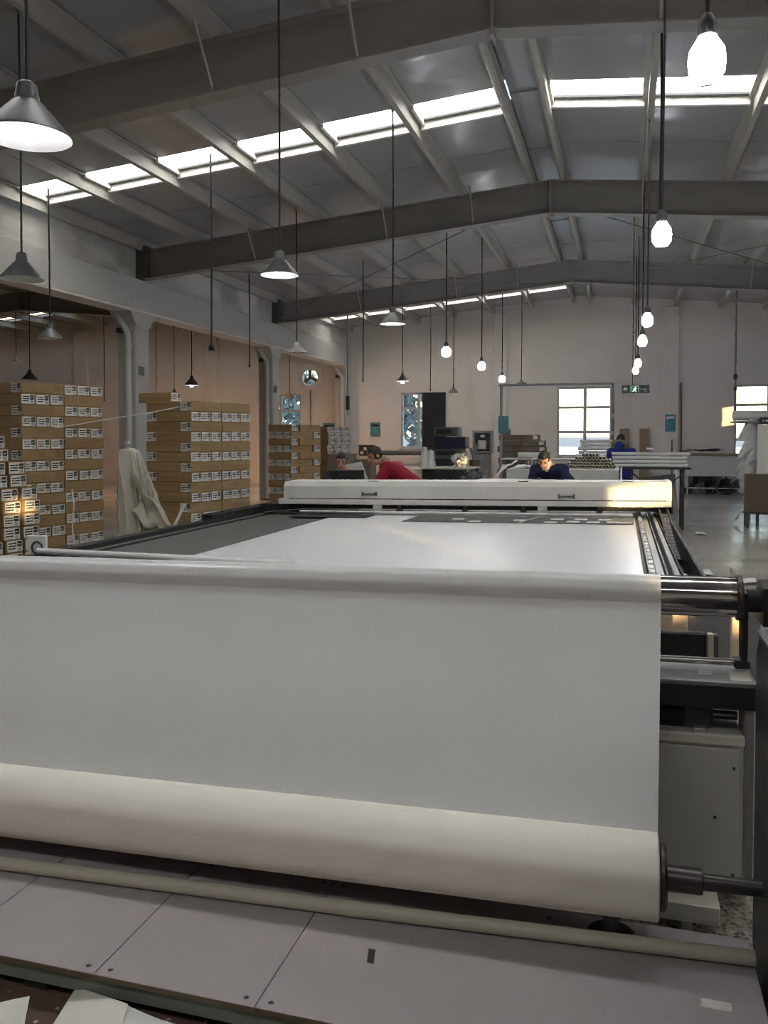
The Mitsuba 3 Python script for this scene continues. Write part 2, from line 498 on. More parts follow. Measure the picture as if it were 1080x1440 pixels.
def purlin(x, side):
    """C section, open to one side, its flanges on the slope."""
    w, h, t = .065, .19, .012
    z1 = rz(x)
    z0 = z1 - h
    s = side
    out = [box(x - t / 2, x + t / 2, YF, YB, z0, z1), box(min(x, x + s * w), max(x, x + s * w), YF, YB, z0, z0 + t), box(min(x, x - s * w), max(x, x - s * w), YF, YB, z1 - t - .006, z1 - .006)]
    return cat(*out)


for x in PURL:
    if x in (-1.38, -.90):
        put('ridge_purlin', box(x - .045, x + .045, YF, YB, rz(x) - .20, rz(x) + .01, .03), B['purlin'], 'ceiling')
    else:
        put('purlin', purlin(x, -1 if x < XR else 1), B['purlin'], 'ceiling')
for x in PURL[:12]:
    put('purlin', purlin(2 * VALLEY - x, 1 if x < XR else -1), B['purlin'], 'ceiling')

# roof frames: an I section to each side of the ridge, end plates, flange braces
RH, RTOP = .48, -.20                        # depth of the beam, its top under the ceiling panels
for i, y in enumerate(FR):
    for hall in ('main', 'left'):
        k = num('roof_beam')
        ex = (lambda x: x) if hall == 'main' else (lambda x: 2 * VALLEY - x)
        x_out = [-8.22, XE] if hall == 'main' else [-8.22, 6.2]
        web = [slab(ex(x_out[0]), ex(XR), y - .006, y + .006, RTOP - RH, RTOP), slab(ex(XR), ex(x_out[1]), y - .006, y + .006, RTOP - RH, RTOP)]
        scene[k] = mikit.ply(cat(*web), B['steel'])
        struct(k, f"{['grey steel roof frame behind the viewer', 'grey steel roof frame above the viewer', 'nearest visible grey steel roof beam', 'second grey steel roof beam', 'third grey steel roof beam, before the back wall'][i]}, {'over the main hall' if hall == 'main' else 'over the left hall'}")
        for nm, z in (('bottom_flange', RTOP - RH - .014), ('top_flange', RTOP - .0)):
            fl = [slab(ex(a), ex(b), y - .10, y + .10, z, z + .014) for a, b in ((x_out[0], XR), (XR, x_out[1]))]
            put(nm, cat(*fl), B['steel'], k)
        put('ridge_plate', box(ex(XR) - .014, ex(XR) + .014, y - .10, y + .10, ZR + RTOP - RH - .06, ZR + RTOP + .02), B['steel'], k)
        for px in (PURL[2], PURL[4], PURL[6] - .9, PURL[8], PURL[10]):
            x = ex(px)
            for s in ((1,) if hall == 'left' else (-1,)):
                put('brace', tube([(x, y + s * .46, rz(x) - .18), (x - .0, y + s * .11, rz(x) + RTOP - RH + .01)], .014, 4), B['purlin'], k)
        if hall == 'main':
            put('end_post', box(-8.40, -8.14, y - .12, y + .12, 4.41, rz(-8.3) - .1, .01), B['darkgrey'], k)
for a, b in (((-2.3, 13.35, 4.98), (-8.1, 19.1, 4.55)), ((-.3, 13.35, 5.0), (4.3, 19.1, 4.72)), ((-.9, 19.1, 5.02), (4.2, 13.4, 4.74)), ((-8.0, 13.4, 4.62), (-1.4, 19.1, 5.0))):
    k = put('bracing_rod', tube([a, b], .009, 5), B['rod']); struct(k, 'thin steel rod bracing the roof between two beams')

# ------------------------------------------------------------------ columns, valley beam, downpipes
CX0, CX1 = -8.70, -8.30
k = put('valley_beam', cat(box(-8.62, -8.30, YF, YB, 3.84, 4.39, .01)), B['concrete']); struct(k, 'pale concrete beam carried by the columns between the two halls')
put('plaster_band', box(-8.56, -8.36, YF, YB, 4.39, 4.98), B['plaster'], k)
put('soffit_board', box(-8.66, -8.28, YF, YB, 3.80, 3.84), B['wall'], k)
for i, y in enumerate(FR + [YB - .25]):
    k = num('column')
    scene[k] = mikit.ply(box(CX0, CX1, y - .21, y + .21, 0, 4.40, .03), B['concrete'])
    struct(k, ['concrete column behind the viewer', 'concrete column left of the viewer', 'concrete column left of the near stacks', 'nearest visible concrete column with a grey downpipe', 'second concrete column, behind the third carton stack', 'concrete column against the back wall'][i])
    hp = [(y - .21, 3.55), (y + .21, 3.55), (y + .50, 3.90), (y + .50, 4.02), (y - .50, 4.02), (y - .50, 3.90)]
    put('haunch', extrude(hp, .42, 'yz', CX0 - .01), B['concrete'], k)
    if i in (3, 4, 5):
        px = CX0 + .27
        pts = [(px - .18, y - .33, 3.80), (px - .17, y - .33, 3.72), (px - .10, y - .32, 3.60), (px - .01, y - .29, 3.44), (px, y - .28, 3.34), (px, y - .28, 2.4), (px, y - .28, .05)]
        put('downpipe', tube(pts, .055, 12), B['whitegrey'], k, 40)
        for z in (3.20, 2.0, 1.0):
            put('pipe_collar', lathe([(.056, z - .03), (.066, z - .03), (.066, z + .03), (.056, z + .03)], 12, (px, y - .28, 0)), B['whitegrey'], k)
        put('pipe_clip', box(px - .20, px - .07, y - .36, y - .27, 3.42, 3.52, .02), B['black'], k)
        put('number_plate', box(CX1 - .002, CX1 + .006, y - .16, y + .02, 2.68, 2.84), B['darkgrey'], k)

# ------------------------------------------------------------------ the large flatbed machine
def mput(name, mesh, bsdf, parent=None, smooth=False, **k):
    return put(name, mach(mesh), bsdf, parent, smooth, **k)


M = thing('flatbed_machine', 'long white and black flatbed film machine with a white gantry across its bed', 'machine')
BL, BR, BN, BF = -3.98, .45, 4.75, 9.95          # bed: left, right, near and far edge
mput('bed', box(-3.95, .16, BN, BF, .70, .778, .008), B['bed'], M)
mput('bed_skirt', cat(box(-3.93, .28, BN + .02, BN + .06, .46, .70), box(-3.95, -3.91, BN, BF, .46, .70), box(.24, .28, BN, BF, .46, .70)), B['whitegrey'], M)
for x in (-3.8, -1.8, .2):
    for y in (5.0, 7.5, 9.8):
        mput('leg', box(x - .05, x + .05, y - .05, y + .05, 0, .70, .006), B['darkgrey'], M)
# left edge: black rail with two lips, a chain tray and the drag chain in it
mput('left_rail', cat(box(-4.02, -3.86, BN, BF, .74, .80, .006), box(-3.86, -3.84, BN, BF, .74, .815), box(-3.72, -3.69, BN, BF, .77, .79)), B['black'], M)
for i in range(34):
    y = 7.45 + i * .058
    mput('chain_link', cat(box(-3.985, -3.965, y, y + .050, .80, .862, .006), box(-3.885, -3.865, y, y + .050, .80, .862, .006), box(-3.965, -3.885, y + .012, y + .036, .800, .822), box(-3.965, -3.885, y + .012, y + .036, .846, .860)), B['black'], M)
# right edge, from the film outwards
mput('edge_strip', box(.165, .205, BN, BF, .75, .790, .004), B['whitegrey'], M)
for i in range(26):
    y = 5.0 + i * .185
    mput('edge_clip', box(.170, .200, y, y + .10, .790, .797, .003), B['alu'] if i % 3 else B['whitegrey'], M)
mput('guide_plate', box(.208, .255, BN, BF, .72, .776, .004), B['galv'], M)
mput('guide_rail', cat(box(.272, .280, BN, BF, .66, .755), box(.305, .340, BN, BF, .70, .785, .006)), B['galv'], M)
mput('rail_groove', box(.257, .304, BN, BF, .64, .70), B['black'], M)
mput('cable_trough', cat(box(.345, .352, BN, BF, .60, .79), box(.442, .452, BN, BF, .60, .80), box(.352, .442, BN, BF, .60, .612)), B['black'], M)
mput('trough_lip', box(.452, .462, BN, BF, .770, .803, .002), B['darkgrey'], M)
mput('trough_stop', box(.355, .42, 5.35, 5.62, .612, .70, .01), B['whitegrey'], M)
path = [(.40, 8.62, .84), (.405, 8.5, .85), (.41, 8.3, .83), (.41, 8.0, .80), (.41, 7.5, .74), (.41, 7.0, .69), (.41, 6.6, .67)]
for i in range(len(path) - 1):
    a, b = np.array(path[i]), np.array(path[i + 1])
    n = max(1, int(np.linalg.norm(b - a) / .06))
    for j in range(n):
        c = a + (b - a) * (j + .5) / n
        h = np.linalg.norm(b - a) / n * .45
        an = math.atan2(b[2] - a[2], b[1] - a[1])
        mput('cable_link', xf(cat(box(-.042, -.034, -h, h, -.026, .026, .003), box(.034, .042, -h, h, -.026, .026, .003), box(-.034, .034, -h * .8, h * .8, .016, .024)), c, rx=an), B['midgrey'] if j % 2 else B['darkgrey'], M)
# gantry
G = key_in(M, 'gantry')
GY0, GY1 = 8.5, 9.06
prof = [(GY0, .952), (GY0, 1.082), (GY0 + .045, 1.130), (GY1 - .05, 1.130), (GY1, 1.085), (GY1, .952)]
scene[G] = mikit.ply(mach(extrude(prof, 3.93, 'yz', -3.50)), B['white'])
mput('gantry_end_cover', extrude([(a - (.006 if a < 8.8 else -.006), b + (.004 if b > 1 else -.002)) for a, b in prof], .055, 'yz', -3.553), B['white'], G)
mput('gantry_end_cover', extrude([(a - (.006 if a < 8.8 else -.006), b + (.004 if b > 1 else -.002)) for a, b in prof], .052, 'yz', .430), B['white'], G)
mput('gantry_lower_panel', box(-3.62, .482, GY0 - .004, GY1, .884, .943, .006), B['white'], G)
mput('gantry_seam', box(-3.50, .430, GY0 + .012, GY1 - .01, .940, .955), B['black'], G)
mput('gantry_belly', box(-3.52, .47, GY0 + .07, GY1 - .02, .836, .886), B['blackmatt'], G)
mput('gantry_side_plate', box(.482, .494, GY0 + .02, GY1 - .03, .82, 1.08), B['black'], G)
mput('gantry_foot', box(.35, .48, GY0 + .06, GY1 - .1, .64, .886, .01), B['black'], G)
mput('gantry_foot', box(-3.86, -3.52, GY0 + .06, GY1 - .1, .72, .886, .01), B['black'], G)
for hx in (-2.575, -.519):
    z = .985 - TILT * (hx - .13) * .5
    h = [box(hx - .075, hx + .075, GY0 - .028, GY0 - .016, z - .006, z + .008, .004)] + [box(hx + s * .075 - .008, hx + s * .075 + .008, GY0 - .028, GY0 + .002, z - .022, z + .024, .003) for s in (-1, 1)]
    put_k = mput('gantry_handle', cat(*h), B['lampgrey'], G)
    mput('gantry_handle_recess', box(hx - .068, hx + .068, GY0 - .004, GY0 + .002, z - .018, z + .018), B['whitegrey'], G)
mput('gantry_latch', box(-1.01, -.91, GY0 + .05, GY0 + .10, 1.126, 1.140, .003), B['black'], G)
mput('gantry_latch', box(.02, .12, GY0 + .05, GY0 + .10, 1.126, 1.136, .003), B['darkgrey'], G)
mput('gantry_latch', box(-2.62, -2.50, GY0 + .05, GY0 + .10, 1.126, 1.136, .003), B['darkgrey'], G)
for hx in (-2.488, -.758):
    mput('gantry_bracket', box(hx - .05, hx + .045, GY0 - .012, GY0 + .04, .815, .886, .004), B['whitegrey'], G)
for hx in (-2.25, -1.55, -.95, -.2):
    mput('gantry_roller', cat(box(hx - .02, hx + .02, GY0 + .0, GY0 + .05, .83, .886, .004), tube([(hx - .03, GY0 + .02, .828), (hx + .03, GY0 + .02, .828)], .018, 8)), B['black'], G)
mput('cross_rail', tube([(-3.3, 8.34, .818), (.12, 8.34, .818)], .018, 10), B['alu'], M, 40)
mput('cross_bar', box(-3.72, .15, 8.42, 8.50, .794, .806, .003), B['darkgrey'], M)
mput('cable_bar', cat(tube([(-3.6, 8.5, .81), (-3.1, 8.38, .83), (-2.6, 8.45, .81)], .012, 6), tube([(-3.7, 8.3, .81), (-3.2, 8.5, .84), (-2.9, 8.55, .81)], .010, 6)), B['black'], M, 40)
# front end: chrome roller, its brackets, the rod, the black beam, the blue roll core, the white cabinet
RY, RZ, RR = 3.10, 1.016, .070
mput('chrome_roller', xf(lathe([(0, -3.05), (RR * .98, -3.05), (RR, -3.045), (RR, .388), (RR * .97, .392), (0, .392)], 48), (0, RY, RZ), ry=math.pi / 2), B['chrome'], M, 40)
mput('roller_flange', xf(lathe([(0, 0), (.078, 0), (.080, .004), (.080, .012), (.074, .018), (0, .018)], 36), (.392, RY, RZ), ry=math.pi / 2), B['shaft'], M, 40)
mput('roller_arm', extrude([(RY - .04, RZ + .02), (RY + .05, RZ + .02), (RY + .03, .78), (RY - .03, .78)], .020, 'yz', .408), B['black'], M)
mput('arm_foot', box(.385, .437, RY - .04, RY + .04, .772, .802, .006), B['black'], M)
mput('roller_bearing', cat(xf(lathe([(0, 0), (.040, 0), (.040, .05), (.052, .052), (.052, .11), (0, .11)], 24), (.428, RY, RZ - .01), ry=math.pi / 2)), B['blackmatt'], M, 40)
mput('bearing_plate', extrude([(RY - .07, .93), (RY + .09, .93), (RY + .09, 1.065), (RY - .02, 1.085), (RY - .07, 1.06)], .06, 'yz', .470), B['black'], M)
mput('side_cover', extrude([(1.2, 1.0), (3.02, 1.085), (3.05, 1.10), (3.05, 1.08), (1.2, .98)], .05, 'yz', .505), B['greenwhite'], M)
mput('tension_rod', tube([(-3.0, RY, .787), (.41, RY, .787)], .0125, 12), B['metal'], M, 40)
mput('cross_beam', box(-3.0, .44, 2.93, 3.17, .668, .752, .006), B['black'], M)
mput('beam_top', box(-3.0, .44, 2.94, 3.20, .752, .757), B['midgrey'], M)
mput('paper_tag', box(.365, .43, 2.97, 3.09, .757, .759), B['paper'], M)
mput('paper_tag', box(.265, .31, 3.02, 3.08, .757, .759), B['alu'], M)
mput('feed_roll', xf(lathe([(0, -3.0), (.092, -3.0), (.092, .245), (.086, .25), (.050, .25), (.050, .30), (0, .30)], 40), (0, 3.10, .60), ry=math.pi / 2), B['navyroll'], M, 40)
mput('feed_wrap', xf(lathe([(.0925, .22), (.0945, .225), (.0945, .30), (.070, .315), (.0, .315)], 30), (0, 3.10, .60), ry=math.pi / 2), B['darkgrey'], M, 30)
mput('feed_shaft', xf(lathe([(0, .3), (.018, .3), (.018, .40), (0, .40)], 20), (0, 3.10, .60), ry=math.pi / 2), B['metal'], M, 40)
mput('back_plate', box(-2.9, .42, 3.26, 3.29, .40, .70), B['blackmatt'], M)
K = mput('cabinet', box(-2.9, .405, 2.95, 3.34, .06, .575, .006), B['whitegrey'], M)
mput('cabinet_door', box(-.6, .388, 2.938, 2.95, .075, .535, .004), B['whitegrey'], K)
mput('cabinet_rim', box(-2.9, .405, 2.935, 2.96, .545, .58, .004), B['trimwhite'], K)
for z in (.47, .30, .11):
    mput('cabinet_screw', xf(lathe([(0, 0), (.006, 0), (.005, .004), (0, .005)], 10), (.372 if z != .30 else .315, 2.938, z), rx=math.pi / 2), B['darkgrey'], K)
mput('cabinet_clip', box(.245, .285, 2.95, 2.99, .578, .594, .004), B['alu'], K)
mput('upright_post', box(.405, .437, 2.95, 3.10, .05, .74, .004), B['midgrey'], M)
# what stands under the bed, seen below the chrome roller
mput('under_cover', box(-.5, .305, 4.05, 4.08, .60, .80, .004), B['cream'], M)
mput('under_cover', box(.31, .62, 4.06, 4.09, .30, .80, .004), B['midgrey'], M)
mput('motor_box', box(-.4, .357, 3.72, 3.75, .30, .745, .008), B['black'], M)
mput('under_post', box(.360, .384, 3.70, 3.74, .2, .745, .003), B['pipe'], M)
mput('under_post', box(.448, .482, 3.66, 3.70, .1, .85, .003), B['cream'], M)
mput('under_post', box(.386, .405, 3.72, 3.76, .1, .74, .003), B['darkgrey'], M)
# black side frame in front at the right, on the floor
FRM = mput('side_frame', extrude([(1.0, 0.0), (2.62, 0.0), (2.66, .06), (2.66, .93), (2.60, 1.0), (1.0, 1.0)], .045, 'yz', .395), B['black'], M)
mput('frame_rib', box(.44, .62, 2.56, 2.64, 0, .98, .005), B['black'], FRM)
mput('frame_cap', box(.39, .50, 1.0, 2.62, .995, 1.012, .004), B['darkgrey'], FRM)
# white roller tube and its bracket at the left front corner of the bed
put('edge_tube', tube([(-3.90, 4.86, .785), (-2.0, 4.90, .770)], .022, 14), B['plastic'], M, 40)
bk = put('corner_bracket', box(-4.02, -3.87, 4.90, 4.93, .74, .885, .004), B['plastic'], M)
put('bracket_hole', xf(lathe([(.036, 0), (.048, 0), (.048, .006), (.036, .006)], 24), (-3.935, 4.899, .800), rx=math.pi / 2), B['darkgrey'], bk, 40)

# the film: over the bed, over the chrome roller and down to the supply roll
QY, QZ, QR = 2.50, .300, .119
pts = [(9.9, .7895), (8.0, .7895), (6.0, .7895), (4.80, .790), (4.70, .792)]
th0 = math.atan2(.22, 1.55)
for t in np.linspace(math.pi / 2 - .22, math.pi + .28, 16): pts.append((RY + (RR + .002) * math.cos(t), RZ + (RR + .002) * math.sin(t)))
wt = np.array(pts[-1]); wb = np.array([QY + (QR + .002) * math.cos(.16), QZ + (QR + .002) * math.sin(.16)])
for t in np.linspace(0, 1, 12)[1:]: pts.append(tuple(wt + (wb - wt) * t + np.array([-.006, 0]) * math.sin(math.pi * t)))
pts = np.array(pts)
xs = np.linspace(-2.86, .140, 40)
PP = np.array([[(x - (.022 * max(0, (1.0 - z) / .7) if i == len(xs) - 1 else 0), y, z + .0006 * math.sin(x * 9 + y * 3)) for y, z in pts] for i, x in enumerate(xs)])
FILM = put('film_sheet', mach(grid(PP)), B['film'], None, True)
tag(FILM, 'glossy white film sheet over the machine bed, hanging down over the chrome roller', 'film')
SUP = put('film_roll', mach(xf(lathe([(0, -2.9), (QR, -2.9), (QR, .112), (QR - .004, .116), (.05, .116), (.048, .10), (0, .10)], 64), (0, QY, QZ), ry=math.pi / 2)), B['roll'], None, 40)
tag(SUP, 'thick cream white film roll lying low across the front, below the hanging sheet', 'film roll')
mput('core_flange', xf(lathe([(0, .118), (.088, .118), (.092, .122), (.092, .130), (.080, .138), (.03, .140), (0, .140)], 40), (0, QY, QZ), ry=math.pi / 2), B['shaft'], SUP, 40)
mput('core_shaft', xf(lathe([(0, .14), (.036, .14), (.036, .232), (.034, .236), (.023, .238), (.022, .40), (0, .40)], 24), (0, QY, QZ), ry=math.pi / 2), B['shaft'], SUP, 40)
# small dark block on the bed: strip of black mat with white cards, in front of the gantry
MAT = thing('black_mat', 'black mat strip with white cards lying across the film before the gantry', 'mat')
mput('mat_sheet', extrude([(-2.02, 7.72), (.115, 7.72), (.125, 8.30), (-1.98, 8.30)], .004, 'xy', .7915), B['darkgrey'], MAT)
for i, (cx, cy) in enumerate([(-1.52, 8.0), (-1.33, 7.80), (-.62, 7.80), (-.42, 7.88), (-.24, 7.86), (-.06, 7.88), (-.58, 8.1), (-.36, 8.12), (-.14, 8.1), (.04, 7.84), (-.92, 7.95)]):
    mput('white_card', box(cx - .06, cx + .06, cy - .055, cy + .055, .7955, .7975), B['paper'], MAT)
k = mput('black_mat', box(-3.3, -2.46, 8.0, 8.32, .7915, .797), B['blackmatt'])
tag(k, 'small plain black mat at the far left corner of the film', 'mat')
k = mput('ruler', extrude([(-.92, 7.60), (-.895, 7.60), (-.745, 8.32), (-.77, 8.32)], .004, 'xy', .799), B['alu'])
tag(k, 'thin metal ruler lying across the black mat with the cards', 'ruler')

# ------------------------------------------------------------------ low platform in front with its panels, pipe, papers
PF = thing('platform', 'low platform of pinkish grey boards on a green steel frame', 'platform')
put('frame_bar', cat(box(-3.4, .372, 1.945, 1.985, .032, .084), box(-3.4, .372, 2.52, 2.56, .030, .084), box(-3.4, -3.36, 1.985, 2.52, .03, .084), box(.332, .372, 1.985, 2.52, .03, .084)), B['green'], PF)
for x in (-3.2, -1.6, -.4, .2):
    put('frame_foot', box(x - .04, x + .04, 1.96, 2.04, 0, .032), B['black'], PF)
    put('frame_foot', box(x - .04, x + .04, 2.47, 2.55, 0, .032), B['black'], PF)
edges = [-3.4, -2.88, -2.38, -1.87, -1.385, -.903, .375]
for a, b in zip(edges[:-1], edges[1:]):
    bd = put('board', box(a + .0016, b - .0016, 1.93, 2.595, .085, .1, .0012), B['panel'], PF)
    put('board_edge', box(a + .0016, b - .0016, 1.9285, 1.931, .0855, .0985), B['tandark'], bd)
    for x in ((a + .035, b - .035) if b < .3 else (a + .035, -.2)):
        for y in (1.958, 2.545):
            put('screw', lathe([(0, .1008), (.006, .1008), (.0075, .1), (.0075, .099)], 10, (x, y, 0)), B['shaft'], bd)
PIPE = ring((-3.2, 2.255, .122), (-.775, 2.389, .1225), .0215, .018, 16)
k = thing('pipe', 'long cream plastic pipe lying on the platform boards below the roll', 'pipe')
put('pipe_length', PIPE, B['pipe'], k, 40)
put('pipe_length', ring((-.775, 2.389, .1225), (.372, 2.468, .1225), .0215, .018, 16), B['pipe'], k, 40)
put('coupling', ring((-.80, 2.3875, .1225), (-.745, 2.391, .1225), .0228, .018, 16), B['pipe'], k, 40)
st = thing('roll_stand', 'black round-footed stand under the right end of the cream roll', 'stand')
put('foot', lathe([(0, .1), (.070, .1), (.070, .106), (.062, .112), (0, .112)], 32, (-.015, 2.505, 0)), B['black'], st, 40)
put('post', lathe([(.024, .112), (.024, .185), (0, .185)], 20, (-.015, 2.505, 0)), B['lampgrey'], st, 40)
k = put('floor_beam', cat(box(.135, .315, 2.76, 2.87, .03, .092, .004), box(.20, .235, 2.77, 2.84, 0, .032)), B['trimwhite']); tag(k, 'short white beam lying on the speckled floor under the shaft', 'beam')
k = put('paper_scrap', box(.215, .29, 2.25, 2.285, .1, .1012), B['paper']); tag(k, 'small white paper scrap on the right end of the platform', 'paper')
k = put('metal_strip', extrude([(-.675, 2.185), (-.655, 2.185), (-.668, 2.245), (-.688, 2.245)], .002, 'xy', .1), B['shaft']); tag(k, 'short dark metal strip lying on the platform boards', 'metal strip')


def sheet(name, quad, lift, bsdf, label, cat_, n=10, seed=0):
    q = np.array(quad, float)
    u, v = np.meshgrid(np.linspace(0, 1, n), np.linspace(0, 1, n), indexing='ij')
    u, v = u[..., None], v[..., None]
    Pn = q[0] * (1 - u) * (1 - v) + q[1] * u * (1 - v) + q[2] * u * v + q[3] * (1 - u) * v
    Pn[..., 2] += lift * meshkit.fbm(Pn * 6 + seed, 3)
    k = put(name, grid(Pn), bsdf, None, True)
    return tag(k, label, cat_)


sheet('paper_sheet', [(-1.46, 1.955, .012), (-1.25, 1.89, .050), (-1.18, 1.70, .05), (-1.42, 1.75, .0)], .03, B['paper'], 'cream paper sheet folded up against the platform edge at the lower left', 'paper', seed=3)
sheet('paper_sheet', [(-1.27, 1.90, .045), (-.98, 1.885, .012), (-.95, 1.66, .02), (-1.2, 1.68, .05)], .03, B['plastic'], 'white paper sheet on the floor before the platform, right of the cream sheet', 'paper', seed=5)
sheet('paper_sheet', [(-1.68, 1.83, .01), (-1.54, 1.865, .04), (-1.45, 1.72, .03), (-1.66, 1.70, .0)], .03, B['paper'], 'small cream paper corner at the lower left on the brown floor', 'paper', seed=8)

# ------------------------------------------------------------------ pendant lamps and bare cords
SHADE = {}


def lamp(x, y, z, label, kind='shade', lit=False, group=None, r=.18, L=None, shade='lampgrey', h=None, drop=0.0):
    """z: the shade's rim, or the bulb's middle where there is no shade."""
    t = thing('pendant_lamp', label, 'lamp', group)
    top = rz(x) - .004
    L = L or BULB
    if kind == 'shade':
        h = h or r * .98
        prof = [(r, z), (r * .97, z + .012), (r * .62, z + h * .48), (r * .33, z + h * .80), (r * .25, z + h * .86)]
        inner = [(a - .003, b) for a, b in prof[::-1]]
        put('shade', lathe(prof, 28, (x, y, 0)), B[shade], t, 50)
        put('reflector', lathe([(max(a, .01), b - .002) for a, b in inner], 28, (x, y, 0)), B['lampin'], t, 50)
        put('socket', lathe([(r * .25, z + h * .84), (r * .27, z + h * .90), (r * .22, z + h * 1.22), (r * .12, z + h * 1.30), (0, z + h * 1.31)], 18, (x, y, 0)), B['lampgrey' if shade == 'lampgrey' else shade], t, 40)
        zc = z + h * 1.28
        zb = z
        z = z - drop
        b = lathe([(0, z + .02), (.035, z + .028), (.052, z + .055), (.054, z + .085), (.040, z + .115), (.026, z + .14), (.024, zb + h * .86)], 18, (x, y, 0))
    else:
        rb = .070 if x > 0 else .085
        b = lathe([(0, z - .085), (rb * .6, z - .078), (rb * .93, z - .045), (rb, z), (rb * .93, z + .04), (rb * .62, z + .075), (.030, z + .095)], 20, (x, y, 0))
        put('socket', lathe([(.030, z + .088), (.036, z + .092), (.038, z + .13), (.030, z + .155), (.018, z + .175), (0, z + .177)], 16, (x, y, 0)), B['lampdark'], t, 40)
        zc = z + .17
    put('bulb', b, B['lampin'], t, 50, **({'emitter': emitter(L, 25.0 if L is BULB_WARM else 3.5)} if lit else {}))
    put('cord', tube([(x, y, zc), (x + .006, y, (zc + top) / 2), (x, y, top)], .009 if y < 8 else .011, 6), B['cord'], t)
    put('ceiling_hook', box(x - .02, x + .02, y - .02, y + .02, top - .03, top, .006), B['galv'], t)
    return t


gr = 'bare lit bulbs in a row on the right'
lamp(.301, 3.39, 3.0, 'large bare lit bulb at the top right, nearest of the bright row', 'bulb', True, gr)
lamp(.265, 6.19, 3.0, 'bare lit bulb second nearest in the bright row on the right', 'bulb', True, gr)
lamp(.299, 10.65, 3.0, 'bare lit bulb third in the bright right row, lower than the roof beams', 'bulb', True, gr)
lamp(.297, 12.95, 3.0, 'small bare lit bulb just below the third bulb of the right row', 'bulb', True, gr)
lamp(.305, 16.8, 3.0, 'upper of two touching lit bulbs right above the exit sign', 'bulb', True, gr)
lamp(.29, 18.6, 3.0, 'lower of two touching lit bulbs right above the exit sign', 'bulb', True, gr)
gm = 'lamps of the middle row'
lamp(-2.70, 3.33, 2.99, 'big lit white-mouthed shade at the upper left edge', 'shade', True, gm, .205, L=[140, 150, 160])
lamp(-2.868, 6.72, 2.985, 'grey cone shade with a white inside, left of centre under the second beam', 'shade', True, gm, .168, L=[26, 28, 30])
lamp(-2.714, 9.88, 2.97, 'grey cone shade near the middle of the picture, white inside', 'shade', True, gm, .165, L=[22, 24, 26])
lamp(-2.83, 13.69, 3.0, 'bare lit bulb left of the middle row of bright bulbs, highest of three', 'bulb', True, gm)
lamp(-2.716, 16.66, 3.0, 'bare lit bulb, middle one of three bright bulbs before the back wall', 'bulb', True, gm)
lamp(-2.83, 20.5, 3.0, 'bare lit bulb, lowest of three bright bulbs before the back wall pilaster', 'bulb', True, gm)
lamp(-2.60, 22.61, 2.98, 'flat dark lamp shade over the steel rack frame', 'shade', False, gm, .19, shade='lampdark', h=.10)
gl = 'lamps of the left row'
lamp(-5.17, 6.28, 2.99, 'dark cone shade at the left edge before the concrete beam', 'shade', False, gl, .19, shade='lampdark')
lamp(-5.23, 12.97, 2.985, 'pale flat shade hanging before the second column', 'shade', False, gl, .19, shade='plastic', h=.14)
lamp(-5.45, 20.8, 3.02, 'small grey shade with a lit bulb above the narrow window', 'shade', True, gl, .17, drop=.09)
lamp(-4.78, 24.2, 2.88, 'small unlit shade before the back wall, right of the black door', 'shade', False, gl, .15)
lamp(-7.85, 10.1, 2.98, 'grey shade hanging under the concrete beam at the left', 'shade', False, None, .18)
gh = 'lamps of the left hall'
lamp(-13.9, 17.12, 2.97, 'dark shade just above the top of the near carton stack', 'shade', False, gh, .20, shade='lampdark')
lamp(-14.0, 24.1, 2.95, 'small dark shade low before the peach wall, left of the lit one', 'shade', False, gh, .16, shade='lampdark')
lamp(-11.2, 20.2, 2.98, 'dark shade with a lit bulb before the peach back wall', 'shade', True, gh, .20, L=BULB_WARM, shade='lampdark', drop=.085)
lamp(-14.6, 24.0, 2.74, 'bare lit bulb just above the middle carton stack', 'bulb', True, gh, L=[60, 50, 36])
lamp(-10.0, 24.2, 2.79, 'small copper coloured shade before the left hall window', 'shade', False, gh, .17, shade='tan')
lamp(-18.2, 21.8, 3.9, 'small pale shade far back at the left edge under the dark beam', 'shade', False, gh, .17, shade='plastic')


def cord(x, y, z, label, box_=False):
    t = thing('hanging_cable', label, 'cable', 'bare hanging cables')
    put('wire', tube([(x, y, z), (x + .01, y, (z + rz(x)) / 2), (x, y, rz(x) - .002)], .012, 6), B['cord'], t)
    put('plug', box(x - .035, x + .035, y - .03, y + .03, z - .06, z + .01, .008) if box_ else lathe([(0, z - .05), (.02, z - .04), (.022, z), (0, z + .01)], 10, (x, y, 0)), B['cord'], t)


cord(-5.3, 10.1, 2.80, 'long bare cord with a small box at its end before the first peach wall', True)
cord(-7.8, 16.6, 3.14, 'bare cord hanging in front of the peach wall, left of the second column')
cord(-5.3, 16.9, 2.80, 'bare cord hanging near the back corner beside the wall column')
cord(-5.3, 23.4, 2.94, 'bare cord ending above the top edge of the black door')
cord(-14.97, 21.7, 2.70, 'bare cord in the left hall, left of the first column')
cord(.33, 8.2, 3.6, 'bare cord between the bright bulbs of the right row')
pt = thing('hanging_pole', 'dark steel pole with switches hanging from the roof at the right', 'pole')
put('pole', tube([(2.45, 20, 2.0), (2.45, 20, rz(2.45))], .022, 8), B['rod'], pt, 40)
put('switch', box(2.41, 2.49, 19.97, 20.03, 2.86, 2.98, .01), B['cord'], pt)
put('switch', box(2.42, 2.48, 19.97, 20.03, 2.62, 2.70, .01), B['cord'], pt)
pt = thing('hanging_pole', 'dark pole with a switch by the corner column, left of the poster', 'pole')
put('pole', tube([(-7.55, 22.6, 2.2), (-7.55, 22.6, rz(-7.55))], .022, 8), B['rod'], pt, 40)
put('switch', box(-7.60, -7.50, 22.56, 22.64, 2.35, 2.75, .01), B['cord'], pt)

